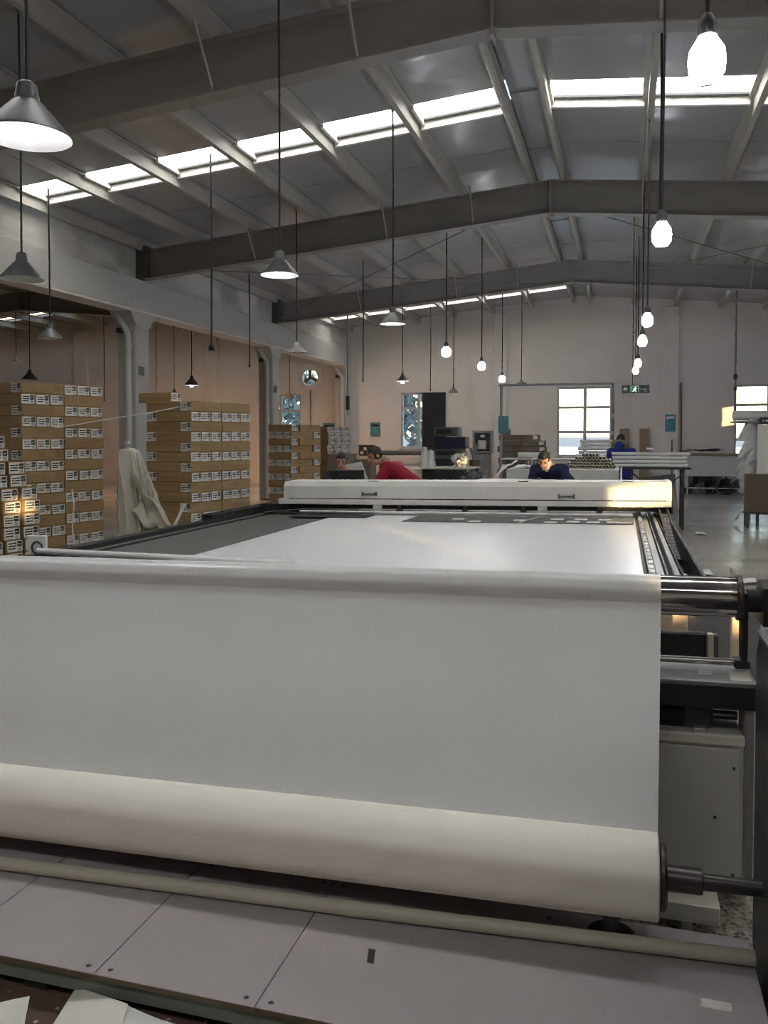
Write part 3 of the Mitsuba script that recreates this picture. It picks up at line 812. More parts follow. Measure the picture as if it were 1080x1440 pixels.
# ------------------------------------------------------------------ cartons
W_, L_, H_ = .215, .655, .1445
CART = {}
CART['body'] = mikit.ply(box(-W_ / 2 + .002, W_ / 2 - .002, -L_ / 2 + .002, L_ / 2 - .002, 0, H_ - .004, .004), B['carton'])
lm = box(-.096, .096, -.0012, .0, .009, H_ - .013)
uvs = np.stack([(lm.vertices[:, 0] + .096) / .192, (lm.vertices[:, 2] - .009) / (H_ - .022)], 1)
CART['label'] = mikit.ply(lm, B['print'], uv=uvs)
tp = cat(box(-.024, .024, -L_ / 2 + .0005, L_ / 2 - .0005, H_ - .0042, H_ - .0034))
CART['tape'] = mikit.ply(tp, B['core'])
side = cat(*[box(W_ / 2 - .0025, W_ / 2 - .0012, y, y + .10, z, z + .006) for y, z in ((-.07, .045), (-.07, .065), (-.07, .085))])
CART['mark'] = mikit.ply(side, B['tan'])
ORD = ['top', 'second', 'third', 'fourth', 'fifth', 'sixth', 'seventh', 'eighth', 'ninth', 'tenth', 'eleventh', 'twelfth', 'thirteenth', 'fourteenth', 'fifteenth', 'sixteenth']


def carton(O, ang, u, v, z, along, where, group, lab=True, jit=.004, lab2=False, mark=True):
    """a carton centred at (u, v) in a stack's own axes (u across the front, v along the right face); along: 'u' or 'v', its long side."""
    ju, jv, ja = rng.normal(0, jit, 3)
    ca, sa = math.cos(ang), math.sin(ang)
    x, y = O[0] + (u + ju) * ca - (v + jv) * sa, O[1] + (u + ju) * sa + (v + jv) * ca
    deg = math.degrees(ang + ja * 1.5) + (90 if along == 'u' else 0)
    k = thing('carton', where, 'carton', group)
    M0 = T().translate([x, y, z]).rotate([0, 0, 1], deg)
    scene[k] = {**CART['body'], 'to_world': M0}
    # along v: label on the -v end (facing front); along u (turned 90 degrees): -y becomes +u, the right face
    if lab:
        scene[key_in(k, 'label')] = {**CART['label'], 'to_world': M0 @ T().translate([rng.normal(0, .005), -L_ / 2 + .0018, rng.normal(0, .002)])}
    if mark:
        scene[key_in(k, 'printed_mark')] = {**CART['mark'], 'to_world': M0}
    return k


A1 = -math.radians(13.7)


def origin(corner):
    return np.array(corner, float)


def stack(corner, top, rows, pattern, name, ang=A1, first=0):
    """rows from the top; pattern(i) gives a list of (u, v, along, words, label)."""
    for i in range(rows):
        z = top - H_ * (i + 1)
        if z < -.01: break
        z = max(z, 0)
        row = ORD[i] if i < len(ORD) else f'{i + 1}th'
        for u, v, along, words, lab in pattern(i):
            carton(corner, ang, u, v, z, along, f'{words} carton, {row} layer' + ('' if i == 0 else ' from top') + f', {name}', f'cartons in the {name}', lab)


W, L = W_, L_
PL = ['front', 'second', 'third', 'fourth', 'fifth', 'sixth']


def ends(v0, n, tagw):      # n cartons side by side whose ends face right
    return [(-L / 2, v0 + W * (j + .5), 'u', f'labelled end-on {tagw} {PL[j]}', True) for j in range(n)]


def pat_mixed(i):           # near stack: a long side and three ends in each layer, swapped in the next one
    if i == 0:
        return [(-W / 2, L / 2, 'v', 'plain side-on front', True)] + [(-L / 2, L + W * .5, 'u', 'labelled end-on first rear', True), (-L / 2, L + W * 1.5, 'u', 'labelled end-on second rear', True), (-L / 2 - .02, L + W * 2.65, 'u', 'labelled end-on last rear', True), (-W - L / 2, W / 2, 'u', 'plain front side', False)]
    if i % 2 == 0:
        return [(-W / 2, L / 2, 'v', 'plain side-on front', True)] + ends(L + .005, 3, 'rear') + [(-W - L / 2, W / 2, 'u', 'plain front side', False)]
    return ends(0, 3, 'front') + [(-W / 2, L + .005 + L / 2, 'v', 'plain side-on rear', True), (-L - W / 2, L / 2, 'v', 'front-facing left', True)]


def pat_pair(i):            # middle stack: two long sides, then six ends
    if i == 0:
        return [(-W / 2, L / 2, 'v', 'side-on front', True), (-W / 2, 1.5 * L + .01, 'v', 'side-on rear', True), (-W - L / 2, W / 2, 'u', 'front', False)]
    if i % 2 == 0:
        return [(-W / 2, L / 2, 'v', 'side-on front', True), (-W / 2, 1.5 * L + .01, 'v', 'side-on rear', True), (-W - L / 2, W / 2, 'u', 'front', False)]
    return ends(0, 3, 'near') + [(a, b + L + .01, c, d.replace('near', 'far'), e) for a, b, c, d, e in ends(0, 3, 'near')] + [(-L - W / 2, L / 2, 'v', 'front-facing left', True)]


def pat_far(i):             # third stack: front side plain, then three ends to the front
    if i % 2 == 0:
        return [(-L / 2 - .03, W / 2, 'u', 'plain front', True), (-W / 2, W + L / 2 + .02, 'v', 'side-on right', False), (-L - .03 - W * .5 + .1, W + L / 2 + .02, 'v', 'far left', False)]
    return [(-W * (j + .5) - .02, L / 2, 'v', f'{w} front-facing labelled', True) for j, w in enumerate(('right', 'middle', 'left'))] + [(-L / 2, L + W / 2 + .01, 'u', 'end-on rear', True)]


stack((-7.325, 8.86), 2.284, 15, pat_mixed, 'tall near stack')
stack((-5.84, 10.5), 2.088, 14, pat_pair, 'middle stack behind draped cloth')
k = carton((-5.84, 10.5), A1, -.86, .25, 2.088, 'u', 'single carton lying on the left of the middle stack top', None)
stack((-6.47, 15.8), 1.835, 12, pat_far, 'third stack before second column', -math.radians(20))


def pat_small(i):
    return [(-L / 2, W * (j + .5) + (i % 3) * .02, 'u', f'labelled end-on {PL[j]}', True) for j in range(3)]


stack((-6.62, 18.3), 1.82, 12, pat_small, 'narrow far stack by seated man', -math.radians(35))


def pat_step(i):            # stepped stack at the left edge, widening downwards
    reach = [0, .10, .14, .33, .36, .50, .52, .52, .52, .54, .54][min(i, 10)]
    n = [2, 2, 2, 3, 3, 3, 3, 3, 3, 3, 3][min(i, 10)]
    return [(-L / 2, -1.02 + reach + .50 - W * 1.16 * (j + .5), 'u', f'labelled end-on {PL[j]} from the right', True) for j in range(n)]


stack((-6.365, 8.0), 1.74, 12, pat_step, 'stepped stack at left edge')
k = put('strap', tube([(-7.190, 9.324, 1.692), (-6.967, 10.222, 1.832), (-6.48, 10.33, 1.905), (-6.03, 10.53, 2.005)], .007, 6), B['plastic']); tag(k, 'thin white strap stretched across the carton stacks', 'strap')
k = put('strap', tube([(-6.34, 8.52, .95), (-6.30, 8.5, .78), (-6.31, 8.48, .5), (-6.30, 8.5, .2), (-6.28, 8.5, .0)], .008, 6), B['plastic']); tag(k, 'loose white strap hanging down before the near carton stack', 'strap')

# draped cloth on a stand
ct = thing('draped_cloth', 'cream cloth draped over a stand between the near and middle carton stacks', 'cloth')
n_t, n_z = 132, 52
PC = np.zeros((n_t, n_z, 3))
for i in range(n_t):
    th = 2 * math.pi * i / n_t
    for j in range(n_z):
        t = j / (n_z - 1)                 # 0 top
        if t < .12:
            s = math.sin(t / .12 * math.pi / 2)
            r0, z = .115 * s + .004, 1.455 - .06 * (1 - math.cos(t / .12 * math.pi / 2))
        else:
            q = (t - .12) / .88
            r0, z = .115 + .145 * q ** .75, 1.395 - q * 1.27
        q = max(0, (t - .06) / .94)
        ph = th + .35 * math.sin(2.6 * q + 2 * th)
        cr = lambda a_: 1 - 2 * abs(math.sin(a_)) ** .7        # rounded ridges, sharp valleys
        fold = .55 * cr(ph * 3.5 + .8 * q) + .50 * cr(ph * 6 + 1.3 + 1.1 * q) + .30 * math.sin(ph * 3 + .7) + .25 * cr(ph * 10 + 2 * q)
        r = r0 * (1 + .42 * fold * min(1, q * 2.2) ** .7)
        c_, s_ = math.cos(th), math.sin(th)
        x = r * c_ * 1.05 + (.20 + .10 * c_) * q ** 1.2
        y = r * s_ * .85
        hem = .16 * math.sin(th * 4 + 1) + .10 * math.sin(th * 9)
        PC[i, j] = (-5.38 + x, 8.25 + y, z + (hem * q ** 3 if j else 0) + .02 * fold * min(1, q * 4) * (1 - q))
PC[..., 2] = np.maximum(PC[..., 2], .02)
CL = grid(PC, True)
scene[ct] = mikit.ply(CL, B['cloth'], True)
# the corner that sticks out to the right and its sleeve
u, v = np.meshgrid(np.linspace(0, 1, 14), np.linspace(0, 1, 10), indexing='ij')
S = np.stack([-5.24 + .44 * u + .05 * np.sin(v * 9), 8.12 - .10 * np.sin(v * 7 + u * 3) * (1 - u * .5) - .05 * u, 1.28 - .62 * u ** .9 - (.52 - .34 * u) * v + .04 * np.sin(u * 11)], -1)
put('loose_corner', grid(S), B['cloth'], ct, True)
put('stand_pole', tube([(-5.40, 8.25, 0), (-5.40, 8.25, 1.50)], .022, 10), B['rod'], ct, 40)
put('stand_head', lathe([(0, 1.44), (.05, 1.445), (.055, 1.50), (.03, 1.53), (0, 1.53)], 16, (-5.40, 8.25, 0)), B['galv'], ct, 40)
k = put('wooden_stick', xf(box(-.016, .016, -.01, .01, 0, .98, .004), (-4.98, 8.0, 0), ry=.50, rx=.03), B['paper']); tag(k, 'pale wooden stick leaning beside the draped cloth', 'stick')


# ------------------------------------------------------------------ people
def sph(c, r, sc=None, n=20):
    m = m3.Manifold.sphere(r, n)
    if sc is not None: m = m.scale(list(sc))
    return m.translate([float(v) for v in c])


def bone(a, ra, b, rb): return m3.Manifold.batch_hull([sph(a, ra), sph(b, rb)])


def hull(*sp): return m3.Manifold.batch_hull([sph(c, r) for c, r in sp])


def union(ms): return m3.Manifold.batch_boolean(ms, m3.OpType.Add)


def skin(m, edge=.018, it=6):
    m = m.refine_to_length(edge)
    g = m.to_mesh()
    t = trimesh.Trimesh(g.vert_properties[:, :3], g.tri_verts, process=True)
    trimesh.smoothing.filter_taubin(t, iterations=it)
    return t


def place_head(m, c, F, U):
    F = np.array(F, float); F /= np.linalg.norm(F)
    U = np.array(U, float); U = U - F * (U @ F); U /= np.linalg.norm(U)
    R = np.cross(F, U)
    A = np.stack([R, F, U], 1)
    return m.transform(np.hstack([A, np.array(c, float)[:, None]])), A


def person(label, J, face, up, cloth, trousers, hair='hair', hood=False, collar=None):
    t = thing('person', label, 'person')
    g = {k: np.array(v, float) for k, v in J.items()}
    hd = g['head']
    head = union([sph((0, -.008, .022), .1, (.76, .95, 1.0)), sph((0, .022, -.055), .1, (.58, .70, .62)), hull(((0, .082, .012), .012), ((0, .108, -.022), .013), ((0, .090, -.030), .014)),
                  hull(((-.022, .082, -.062), .010), ((.022, .082, -.062), .010)), sph((0, .070, -.098), .024),
                  sph((.077, -.008, -.004), .026, (.4, .8, 1.2)), sph((-.077, -.008, -.004), .026, (.4, .8, 1.2))])
    head, A = place_head(head, hd, face, up)
    parts = [head, bone(hd + A @ np.array([0, -.03, -.07]), .052, g['neck'], .058)]
    ps = lambda k: g[k]
    torso = hull((ps('neck'), .06), (ps('shL'), .062), (ps('shR'), .062), (ps('chest'), .12))
    belly = hull((ps('chest'), .125), (ps('hipL'), .10), (ps('hipR'), .10), (ps('shL') * .6 + ps('chest') * .4, .07), (ps('shR') * .6 + ps('chest') * .4, .07))
    parts += [torso, belly]
    arms, legs, shoes = [], [], []
    for s in 'LR':
        arms += [bone(ps('sh' + s), .058, ps('el' + s), .045), bone(ps('el' + s), .044, ps('wr' + s), .030)]
        legs += [bone(ps('hip' + s), .088, ps('kn' + s), .060), bone(ps('kn' + s), .060, ps('an' + s), .042)]
        w, e = ps('wr' + s), ps('el' + s)
        d = (w - e) / np.linalg.norm(w - e)
        side_ = np.cross(d, [0, 0, 1.0]); side_ /= np.linalg.norm(side_) + 1e-9
        dn = np.cross(side_, d)
        if dn[2] > 0: dn = -dn
        palm = w + d * .075
        parts.append(hull((w, .026), (palm + side_ * .028, .017), (palm - side_ * .028, .017)))
        for i, ln in enumerate((.068, .078, .073, .058)):
            b0 = palm + side_ * (.030 - i * .020)
            b1 = b0 + d * ln * .5 + dn * .012
            b2 = b1 + d * ln * .35 + dn * .030
            parts += [bone(b0, .0095, b1, .0085), bone(b1, .0085, b2, .0075)]
        th = w + d * .025 + side_ * .030
        t1 = th + side_ * .030 + d * .035
        parts += [bone(th, .013, t1, .010), bone(t1, .010, t1 + d * .030 + dn * .01, .0085)]
        fd = np.array(J.get('foot', (0, -1, 0)), float)
        a = ps('an' + s)
        shoes.append(hull((a + [0, 0, -.02], .048), (a - fd * .05 + [0, 0, -.045], .036), (a + fd * .14 + [0, 0, -.050], .032)))
    body = union(parts + arms + legs + shoes)
    scene[t] = mikit.ply(skin(body, .016, 5), B['skin'], True)
    inf = lambda a, ra, b, rb, x=.016: bone(a, ra + x, b, rb + x)
    jk = [hull((ps('neck') - [0, 0, .03], .068), (ps('shL'), .080), (ps('shR'), .080), (ps('chest'), .14)),
          hull((ps('chest'), .145), (ps('hipL'), .122), (ps('hipR'), .122), (ps('shL') * .6 + ps('chest') * .4, .088), (ps('shR') * .6 + ps('chest') * .4, .088))]
    for s in 'LR':
        jk += [inf(ps('sh' + s), .060, ps('el' + s), .050), inf(ps('el' + s), .048, ps('wr' + s) * .94 + ps('el' + s) * .06, .034)]
    put('jacket', skin(union(jk), .022, 8), B[cloth], t, True)
    if collar:
        put('collar', skin(bone(ps('neck') - [0, 0, .02], .076, ps('neck') + [0, 0, .03], .068), .02, 4), B[collar], t, True)
    tr = [hull((ps('hipL'), .112), (ps('hipR'), .112))]
    for s in 'LR':
        tr += [inf(ps('hip' + s), .092, ps('kn' + s), .066), inf(ps('kn' + s), .066, ps('an' + s) + [0, 0, .02], .052)]
    put('trousers', skin(union(tr), .025, 6), B[trousers], t, True)
    for sh_ in shoes:
        put('shoe', skin(m3.Manifold.batch_hull([sh_, sh_.scale([1.0, 1.0, 1.0]).translate([0, 0, .004])]), .03, 2), B['black'], t, True)
    hr = sph((0, -.012, .030), .1, (.83, 1.0, 1.04), 28)
    cut = m3.Manifold.cube([.4, .4, .4]).translate([-.2, .035, -.335]) + m3.Manifold.cube([.4, .4, .4]).translate([-.2, -.3, -.455])
    hr = (hr - cut)
    hr, _ = place_head(hr, hd, face, up)
    put('hair', skin(hr, .014, 3), B[hair], t, True)
    for s in (-1, 1):
        e, _ = place_head(sph((s * .032, .083, .010), .0125, (1.2, .5, .7), 10), hd, face, up)
        put('eye', skin(e, .02, 0), B['eye'], t, True)
        b_, _ = place_head(hull(((s * .018, .088, .030), .0045), ((s * .046, .078, .032), .0045)), hd, face, up)
        put('eyebrow', skin(b_, .02, 0), B[hair], t, True)
    mo, _ = place_head(hull(((-.020, .0915, -.0625), .0035), ((.020, .0915, -.0625), .0035)), hd, face, up)
    put('mouth', skin(mo, .02, 0), B['redcloth'], t, True)
    if hood:
        th = np.linspace(0, 2 * math.pi, 26)
        F = np.array(face, float) / np.linalg.norm(face)
        ringp = [hd + A @ np.array([.125 * math.cos(a), -.045 - .03 * math.sin(a), -.085 + .055 * math.sin(a) - .01]) for a in th]
        rr = np.array([.046 + .012 * math.sin(i * 2.3) for i in range(26)])
        fm = tube(ringp, rr, 14, False).subdivide()
        v = np.array(fm.vertices)
        v += (meshkit.noise(v * 60)[:, None] - .5) * .03
        fm.vertices = v
        put('fur_trim', fm, B['fur'], t, True)
        put('hood', skin(hull((hd + A @ np.array([0, -.09, -.12]), .085), (hd + A @ np.array([0, -.12, -.20]), .06)), .03, 4), B[cloth], t, True)
    return t


def standing(hips, toe, spread=.095, an=None):
    hips = np.array(hips, float)
    F = np.array(toe, float) / np.linalg.norm(toe)
    Lf = np.array([-F[1], F[0], 0])
    out = {'foot': F}
    for s, sg in (('L', 1), ('R', -1)):
        h = hips + Lf * spread * sg
        out['hip' + s] = h
        out['kn' + s] = np.array([h[0], h[1], 0]) + F * .05 + [0, 0, .47]
        out['an' + s] = np.array([h[0], h[1], 0]) - F * .02 + [0, 0, .085]
    return out


red = standing((-2.56, 10.62, .90), (-.9, -.3, 0))
red.update(head=(-3.10, 10.42, 1.325), neck=(-2.98, 10.46, 1.225), chest=(-2.83, 10.52, 1.08), shL=(-2.90, 10.33, 1.185), shR=(-2.86, 10.70, 1.17), elL=(-3.02, 10.24, .98), wrL=(-3.24, 10.26, .905), elR=(-3.10, 10.68, .98), wrR=(-3.32, 10.45, .905))
person('man in a red jacket bending over the desk, looking left', red, (-.75, -.55, -.42), (-.25, -.1, 1), 'redcloth', 'darkcloth', collar='tan')
seat = dict(head=(-3.70, 10.80, 1.235), neck=(-3.68, 10.84, 1.10), chest=(-3.68, 10.87, .92), shL=(-3.48, 10.82, 1.04), shR=(-3.88, 10.82, 1.04), elL=(-3.44, 10.66, .88), wrL=(-3.55, 10.46, .895), elR=(-3.92, 10.66, .88), wrR=(-3.82, 10.46, .895),
            hipL=(-3.59, 10.90, .56), hipR=(-3.77, 10.90, .56), knL=(-3.57, 10.50, .54), knR=(-3.79, 10.50, .54), anL=(-3.57, 10.55, .085), anR=(-3.79, 10.55, .085), foot=(0, -1, 0))
person('man in dark clothes seated behind the black monitor', seat, (.25, -1, -.25), (0, 0, 1), 'darkcloth', 'darkcloth')
k = thing('stool', 'black stool under the seated man', 'stool'); put('seat', lathe([(0, .40), (.17, .40), (.18, .42), (.17, .452), (0, .455)], 24, (-3.68, 10.93, 0)), B['black'], k, 40); put('post', lathe([(.03, .02), (.03, .40)], 12, (-3.68, 10.93, 0)), B['metal'], k, 40); put('foot', lathe([(0, 0), (.2, 0), (.2, .02), (.03, .04), (0, .04)], 24, (-3.68, 10.93, 0)), B['black'], k, 40)
nav = standing((-.80, 12.0, .90), (-.25, -1, 0))
nav.update(head=(-1.01, 11.50, 1.262), neck=(-.97, 11.60, 1.17), chest=(-.90, 11.74, 1.06), shL=(-.76, 11.62, 1.135), shR=(-1.14, 11.66, 1.125), elL=(-.70, 11.50, .93), wrL=(-.82, 11.30, .975), elR=(-1.18, 11.54, .93), wrR=(-1.08, 11.32, .975))
person('worker in a navy jacket bending over the white work table', nav, (-.1, -1, -.75), (0, -.6, 1), 'navycloth', 'darkcloth', collar='pipe')
blu = standing((.02, 16.5, .86), (.2, 1, 0))
blu.update(head=(.0, 16.53, 1.50), neck=(.01, 16.50, 1.36), chest=(.02, 16.50, 1.12), shL=(-.18, 16.5, 1.29), shR=(.21, 16.48, 1.29), elL=(-.23, 16.60, 1.03), wrL=(-.12, 16.78, .98), elR=(.27, 16.58, 1.03), wrR=(.18, 16.76, .98))
person('person in a bright blue coat with a fur trimmed hood, seen from behind', blu, (.2, 1, -.3), (0, .1, 1), 'bluecloth', 'darkcloth', hood=True)

# ------------------------------------------------------------------ the desk behind the gantry, tables, racks and stock of the far half of the hall
def table(name, label, x0, x1, y0, y1, z, top='trimwhite', leg='darkgrey', th=.03, lw=.02, cat_='table', skirt=None):
    t = thing(name, label, cat_)
    put('tabletop', box(x0, x1, y0, y1, z - th, z, .005), B[top], t)
    for x in (x0 + .05, x1 - .05):
        for y in (y0 + .05, y1 - .05):
            put('leg', box(x - lw, x + lw, y - lw, y + lw, 0, z - th), B[leg], t)
    put('stretcher', cat(box(x0 + .05, x1 - .05, y0 + .04, y0 + .06, .16, .19), box(x0 + .05, x1 - .05, y1 - .06, y1 - .04, .16, .19)), B[leg], t)
    if skirt:
        put('front_panel', box(x0, x1, y0 - .012, y0, skirt, z - .002, .003), B[top], t)
    return t


table('desk', 'small grey desk behind the gantry under the black monitor', -4.0, -3.12, 10.05, 10.50, .87, 'whitegrey')
mt = thing('monitor', 'black monitor seen from behind, before the seated man', 'monitor')
put('screen_case', box(-3.62, -3.16, 10.10, 10.135, .93, 1.155, .008), B['black'], mt)
put('back_bulge', box(-3.50, -3.28, 10.08, 10.10, .97, 1.10, .008), B['blackmatt'], mt)
put('stand', cat(box(-3.42, -3.36, 10.11, 10.14, .88, .95), box(-3.48, -3.30, 10.08, 10.22, .87, .882, .003)), B['black'], mt)
k = put('white_board', extrude([(-3.78, .0), (-3.44, .0), (-3.44, .96), (-3.54, 1.225), (-3.77, 1.185)], .02, 'xz', 11.2), B['plastic']); tag(k, 'white board standing between the seated man and the man in red', 'board')
table('work_table', 'white work table just behind the gantry where the worker bends', -1.86, .0, 11.05, 11.45, 1.0, 'white', th=.06, skirt=.72)
table('tube_table', 'white table with a grey front panel carrying the pile of tubes', -1.72, -.02, 13.0, 14.6, 1.075, 'whitegrey', skirt=.70)
k = put('side_board', extrude([(11.45, .30), (13.0, .30), (13.0, 1.115), (11.45, 1.0)], .02, 'yz', .0), B['plastic']); tag(k, 'white sloping side board between the work table and the tube table', 'board')

# pile of cardboard cores, ends to the viewer
r_t = .0262
n_row = [15, 14, 12, 9, 5]
for j, n in enumerate(n_row):
    for i in range(n):
        x = -.465 + (i - (n - 1) / 2) * r_t * 2.02
        z = 1.075 + r_t + j * r_t * 1.76
        k = put('cardboard_tube', ring((x, 13.55 + rng.uniform(-.03, .03), z), (x, 14.5, z), r_t, r_t * .76, 10, True), B['core'], None, 40)
        tag(k, 'thin cardboard tube in the large pile, its open end to the viewer', 'tube', 'tubes of the large pile')
for j, n in enumerate([7, 6, 4]):
    for i in range(n):
        x = -1.33 + (i - (n - 1) / 2) * r_t * 2.02
        z = 1.075 + r_t + j * r_t * 1.76
        k = put('cardboard_tube', ring((x, 13.6 + rng.uniform(-.03, .03), z), (x, 14.45, z), r_t, r_t * .76, 10, True), B['core'], None, 40)
        tag(k, 'thin cardboard tube in the small pile behind the worker', 'tube', 'tubes of the small pile')


def roll(name, p0, p1, r, label, group=None, mat='tubewhite', core=True):
    k = put(name, ring(p0, p1, r, r * .45, 18), B[mat], None, 40)
    tag(k, label, 'roll', group)
    d = (np.array(p1, float) - np.array(p0, float)); d /= np.linalg.norm(d)
    put('core', ring(np.array(p0) - d * .006, np.array(p1) + d * .006, r * .45, r * .33, 12), B['core'], k, 40)
    return k


rk = thing('roll_rack', 'black steel rack carrying long white rolls, right of the gantry', 'rack')
put('shelf', box(-.15, 1.15, 14.85, 15.45, 1.02, 1.05, .004), B['black'], rk)
for x in (.18, 1.02):
    for y in (14.9, 15.4):
        put('leg', box(x - .022, x + .022, y - .022, y + .022, 0, 1.02), B['black'], rk)
put('brace', tube([(.18, 14.9, .25), (1.02, 14.9, .95)], .012, 6), B['black'], rk)
put('brace', tube([(.18, 15.4, .95), (1.02, 15.4, .25)], .012, 6), B['black'], rk)
for j, (z, e) in enumerate(((1.083, 1.10), (1.150, 1.07), (1.217, 1.08), (1.284, 1.14))):
    roll('white_roll', (-.12 - .01 * j, 14.95 + .02 * j, z), (e, 14.95 + .02 * j, z), .0295, f"long white roll, {['lowest', 'third', 'second', 'topmost'][j]} of four stacked on the black rack", 'white rolls on the black rack')
for j, z in enumerate((1.083, 1.150, 1.217)):
    roll('white_roll', (-.10, 15.06, z), (1.10, 15.06, z), .0295, f"white roll hidden behind the front rolls of the black rack, {['low', 'middle', 'high'][j]}", 'white rolls on the black rack')
k = put('grey_sheet', extrude([(.25, .1), (.98, .1), (.92, .93), (.35, .86)], .01, 'xz', 15.3), B['midgrey']); tag(k, 'grey sheet leaning under the black roll rack', 'sheet')
sheet('plastic_bag', [(.42, 14.9, 1.31), (.55, 14.9, 1.31), (.55, 15.0, 1.33), (.42, 15.0, 1.33)], .10, B['plastic'], 'crumpled white plastic lying on the white rolls', 'plastic bag', 8, 2)
# second set of rolls left of it, on the tube table
for j in range(2):
    roll('white_roll', (-2.0, 16.9 + .1 * j, 1.205), (-1.50, 16.9 + .1 * j, 1.205), .06, f"short thick white roll behind the worker's head, {['front', 'rear'][j]}")
table('stock_table', 'plain table with short thick rolls behind the tube table', -2.3, -.45, 16.6, 17.3, 1.145, 'whitegrey')
wt_ = thing('bundle_shelf', 'low steel shelf under the bright window with white rolls on it', 'shelf')
put('shelf', box(-.98, -.14, 17.7, 18.6, 1.10, 1.14, .004), B['midgrey'], wt_)
for x in (-.93, -.19):
    for y in (17.75, 18.55): put('leg', box(x - .02, x + .02, y - .02, y + .02, 0, 1.10), B['midgrey'], wt_)
for j in range(5):
    roll('white_roll', (-.90 + .02 * j + (j % 2) * .03, 17.9, 1.18 + j * .076), (-.17, 17.9, 1.18 + j * .076), .034, f"white roll under the bright window, {['lowest', 'second', 'middle', 'fourth', 'topmost'][j]} of five", 'rolls under the bright window')
sheet('plastic_bag', [(-1.62, 13.1, 1.045), (-1.05, 13.1, 1.045), (-1.1, 13.5, 1.05), (-1.6, 13.5, 1.05)], .14, B['plastic'], 'crumpled clear plastic before the small tube pile', 'plastic bag', 14, 4)
sheet('plastic_bag', [(-2.1, 14.2, .82), (-1.72, 13.9, 1.09), (-1.7, 14.3, 1.12), (-2.0, 14.6, 1.02)], .10, B['plastic'], 'white plastic sheet hanging off the left end of the tube table', 'plastic bag', 14, 9)
# steel rack frame of poles
rf = thing('rack_frame', 'grey pole frame with a long top bar before the back wall', 'frame')
put('pole', tube([(-2.64, 19, 0), (-2.64, 19, 2.78)], .032, 10), B['midgrey'], rf, 40)
put('pole', tube([(-.175, 19, 0), (-.175, 19, 2.76)], .032, 10), B['darkgrey'], rf, 40)
put('top_bar', tube([(-2.7, 19, 2.755), (-.14, 19, 2.755)], .026, 10), B['midgrey'], rf, 40)
put('pole_joint', lathe([(.036, 2.0), (.045, 2.01), (.045, 2.07), (.036, 2.08)], 12, (-.175, 19, 0)), B['galv'], rf, 40)
put('pole_joint', lathe([(.036, 1.62), (.045, 1.63), (.045, 1.69), (.036, 1.70)], 12, (-.175, 19, 0)), B['galv'], rf, 40)
k = put('notice_card', box(-2.70, -2.46, 18.93, 18.945, 1.66, 2.05, .002), B['teal']); tag(k, 'teal notice card hung on the left pole of the rack frame', 'notice')
# posters on the back wall and boards
for (x0, x1, z0, z1, mt_, lb) in ((-9.28, -8.83, 1.56, 2.02, 'teal', 'teal poster beside the far carton stack'), (-7.66, -7.33, 1.58, 2.03, 'teal', 'teal poster between the corner column and the narrow window'), (1.22, 1.50, 1.73, 2.22, 'blue', 'light blue poster on the pilaster right of the exit sign')):
    pz = thing('poster', lb, 'poster')
    yb = YB - .104 if x0 > 0 else YB
    put('poster_sheet', box(x0, x1, yb - .008, yb - .002, z0, z1, .002), B[mt_], pz)
    w = x1 - x0
    put('printed_band', box(x0 + w * .14, x1 - w * .14, yb - .0095, yb - .0078, z1 - .12, z1 - .06), B['paper' if mt_ == 'blue' else 'navycloth'], pz)
    put('printed_block', box(x0 + w * .2, x1 - w * .2, yb - .0095, yb - .0078, z0 + .10, z1 - .18), B['teal' if mt_ == 'blue' else 'blue'], pz)
for x0, x1, lb in ((-.04, .22, 'left of two brown boards leaning on the back wall behind the blue coat'), (.52, .79, 'right of two brown boards leaning on the back wall')):
    k = put('brown_board', extrude([(25.0, 0), (25.03, 0), (25.17, 1.82), (25.14, 1.82)], x1 - x0, 'yz', x0), B['tan']); tag(k, lb, 'board')
k = put('conduit', tube([(1.66, 25.16, .3), (1.66, 25.16, 1.9), (1.64, 25.16, 3.12)], .022, 8), B['tandark']); tag(k, 'brown pipe running up the back wall beside the blue poster', 'pipe')
k = put('conduit', tube([(1.40, 24.86, .0), (1.40, 24.95, 1.5)], .02, 8), B['tandark']); tag(k, 'short brown post before the pilaster', 'post')
# exit sign
ex_ = thing('exit_sign', 'dark exit sign with a green running figure hanging from a chain', 'sign')
put('sign_case', box(.01, .50, 16.0, 16.03, 2.385, 2.535, .006), B['black'], ex_)
put('green_field', box(.12, .40, 15.996, 16.001, 2.395, 2.525), B['signgreen'], ex_)
put('lit_pictogram', cat(box(.165, .315, 15.992, 15.997, 2.505, 2.522), box(.165, .183, 15.992, 15.997, 2.40, 2.505), box(.297, .315, 15.992, 15.997, 2.40, 2.505),
    extrude([(.225, 2.48), (.262, 2.485), (.285, 2.455), (.276, 2.45), (.258, 2.468), (.252, 2.445), (.275, 2.405), (.262, 2.402), (.238, 2.432), (.205, 2.405), (.195, 2.415), (.226, 2.45), (.222, 2.466), (.205, 2.455), (.198, 2.462)], .004, 'xz', 15.992),
    xf(lathe([(0, 0), (.012, 0), (.012, .004), (0, .004)], 12), (.255, 15.997, 2.494), rx=math.pi / 2)), B['lampin'], ex_, emitter=emitter([.62, 1.5, 1.0]))
put('arrow', extrude([(.03, 2.46), (.075, 2.50), (.075, 2.475), (.11, 2.475), (.11, 2.445), (.075, 2.445), (.075, 2.42)], .004, 'xz', 15.992), B['lampin'], ex_)
for i in range(4): put('small_character', box(.325 + i * .032, .345 + i * .032, 15.994, 15.997, 2.448, 2.47), B['whitegrey'], ex_)
put('chain', tube([(.20, 16.015, 2.53), (.205, 16.015, rz(.2))], .007, 6), B['cord'], ex_)
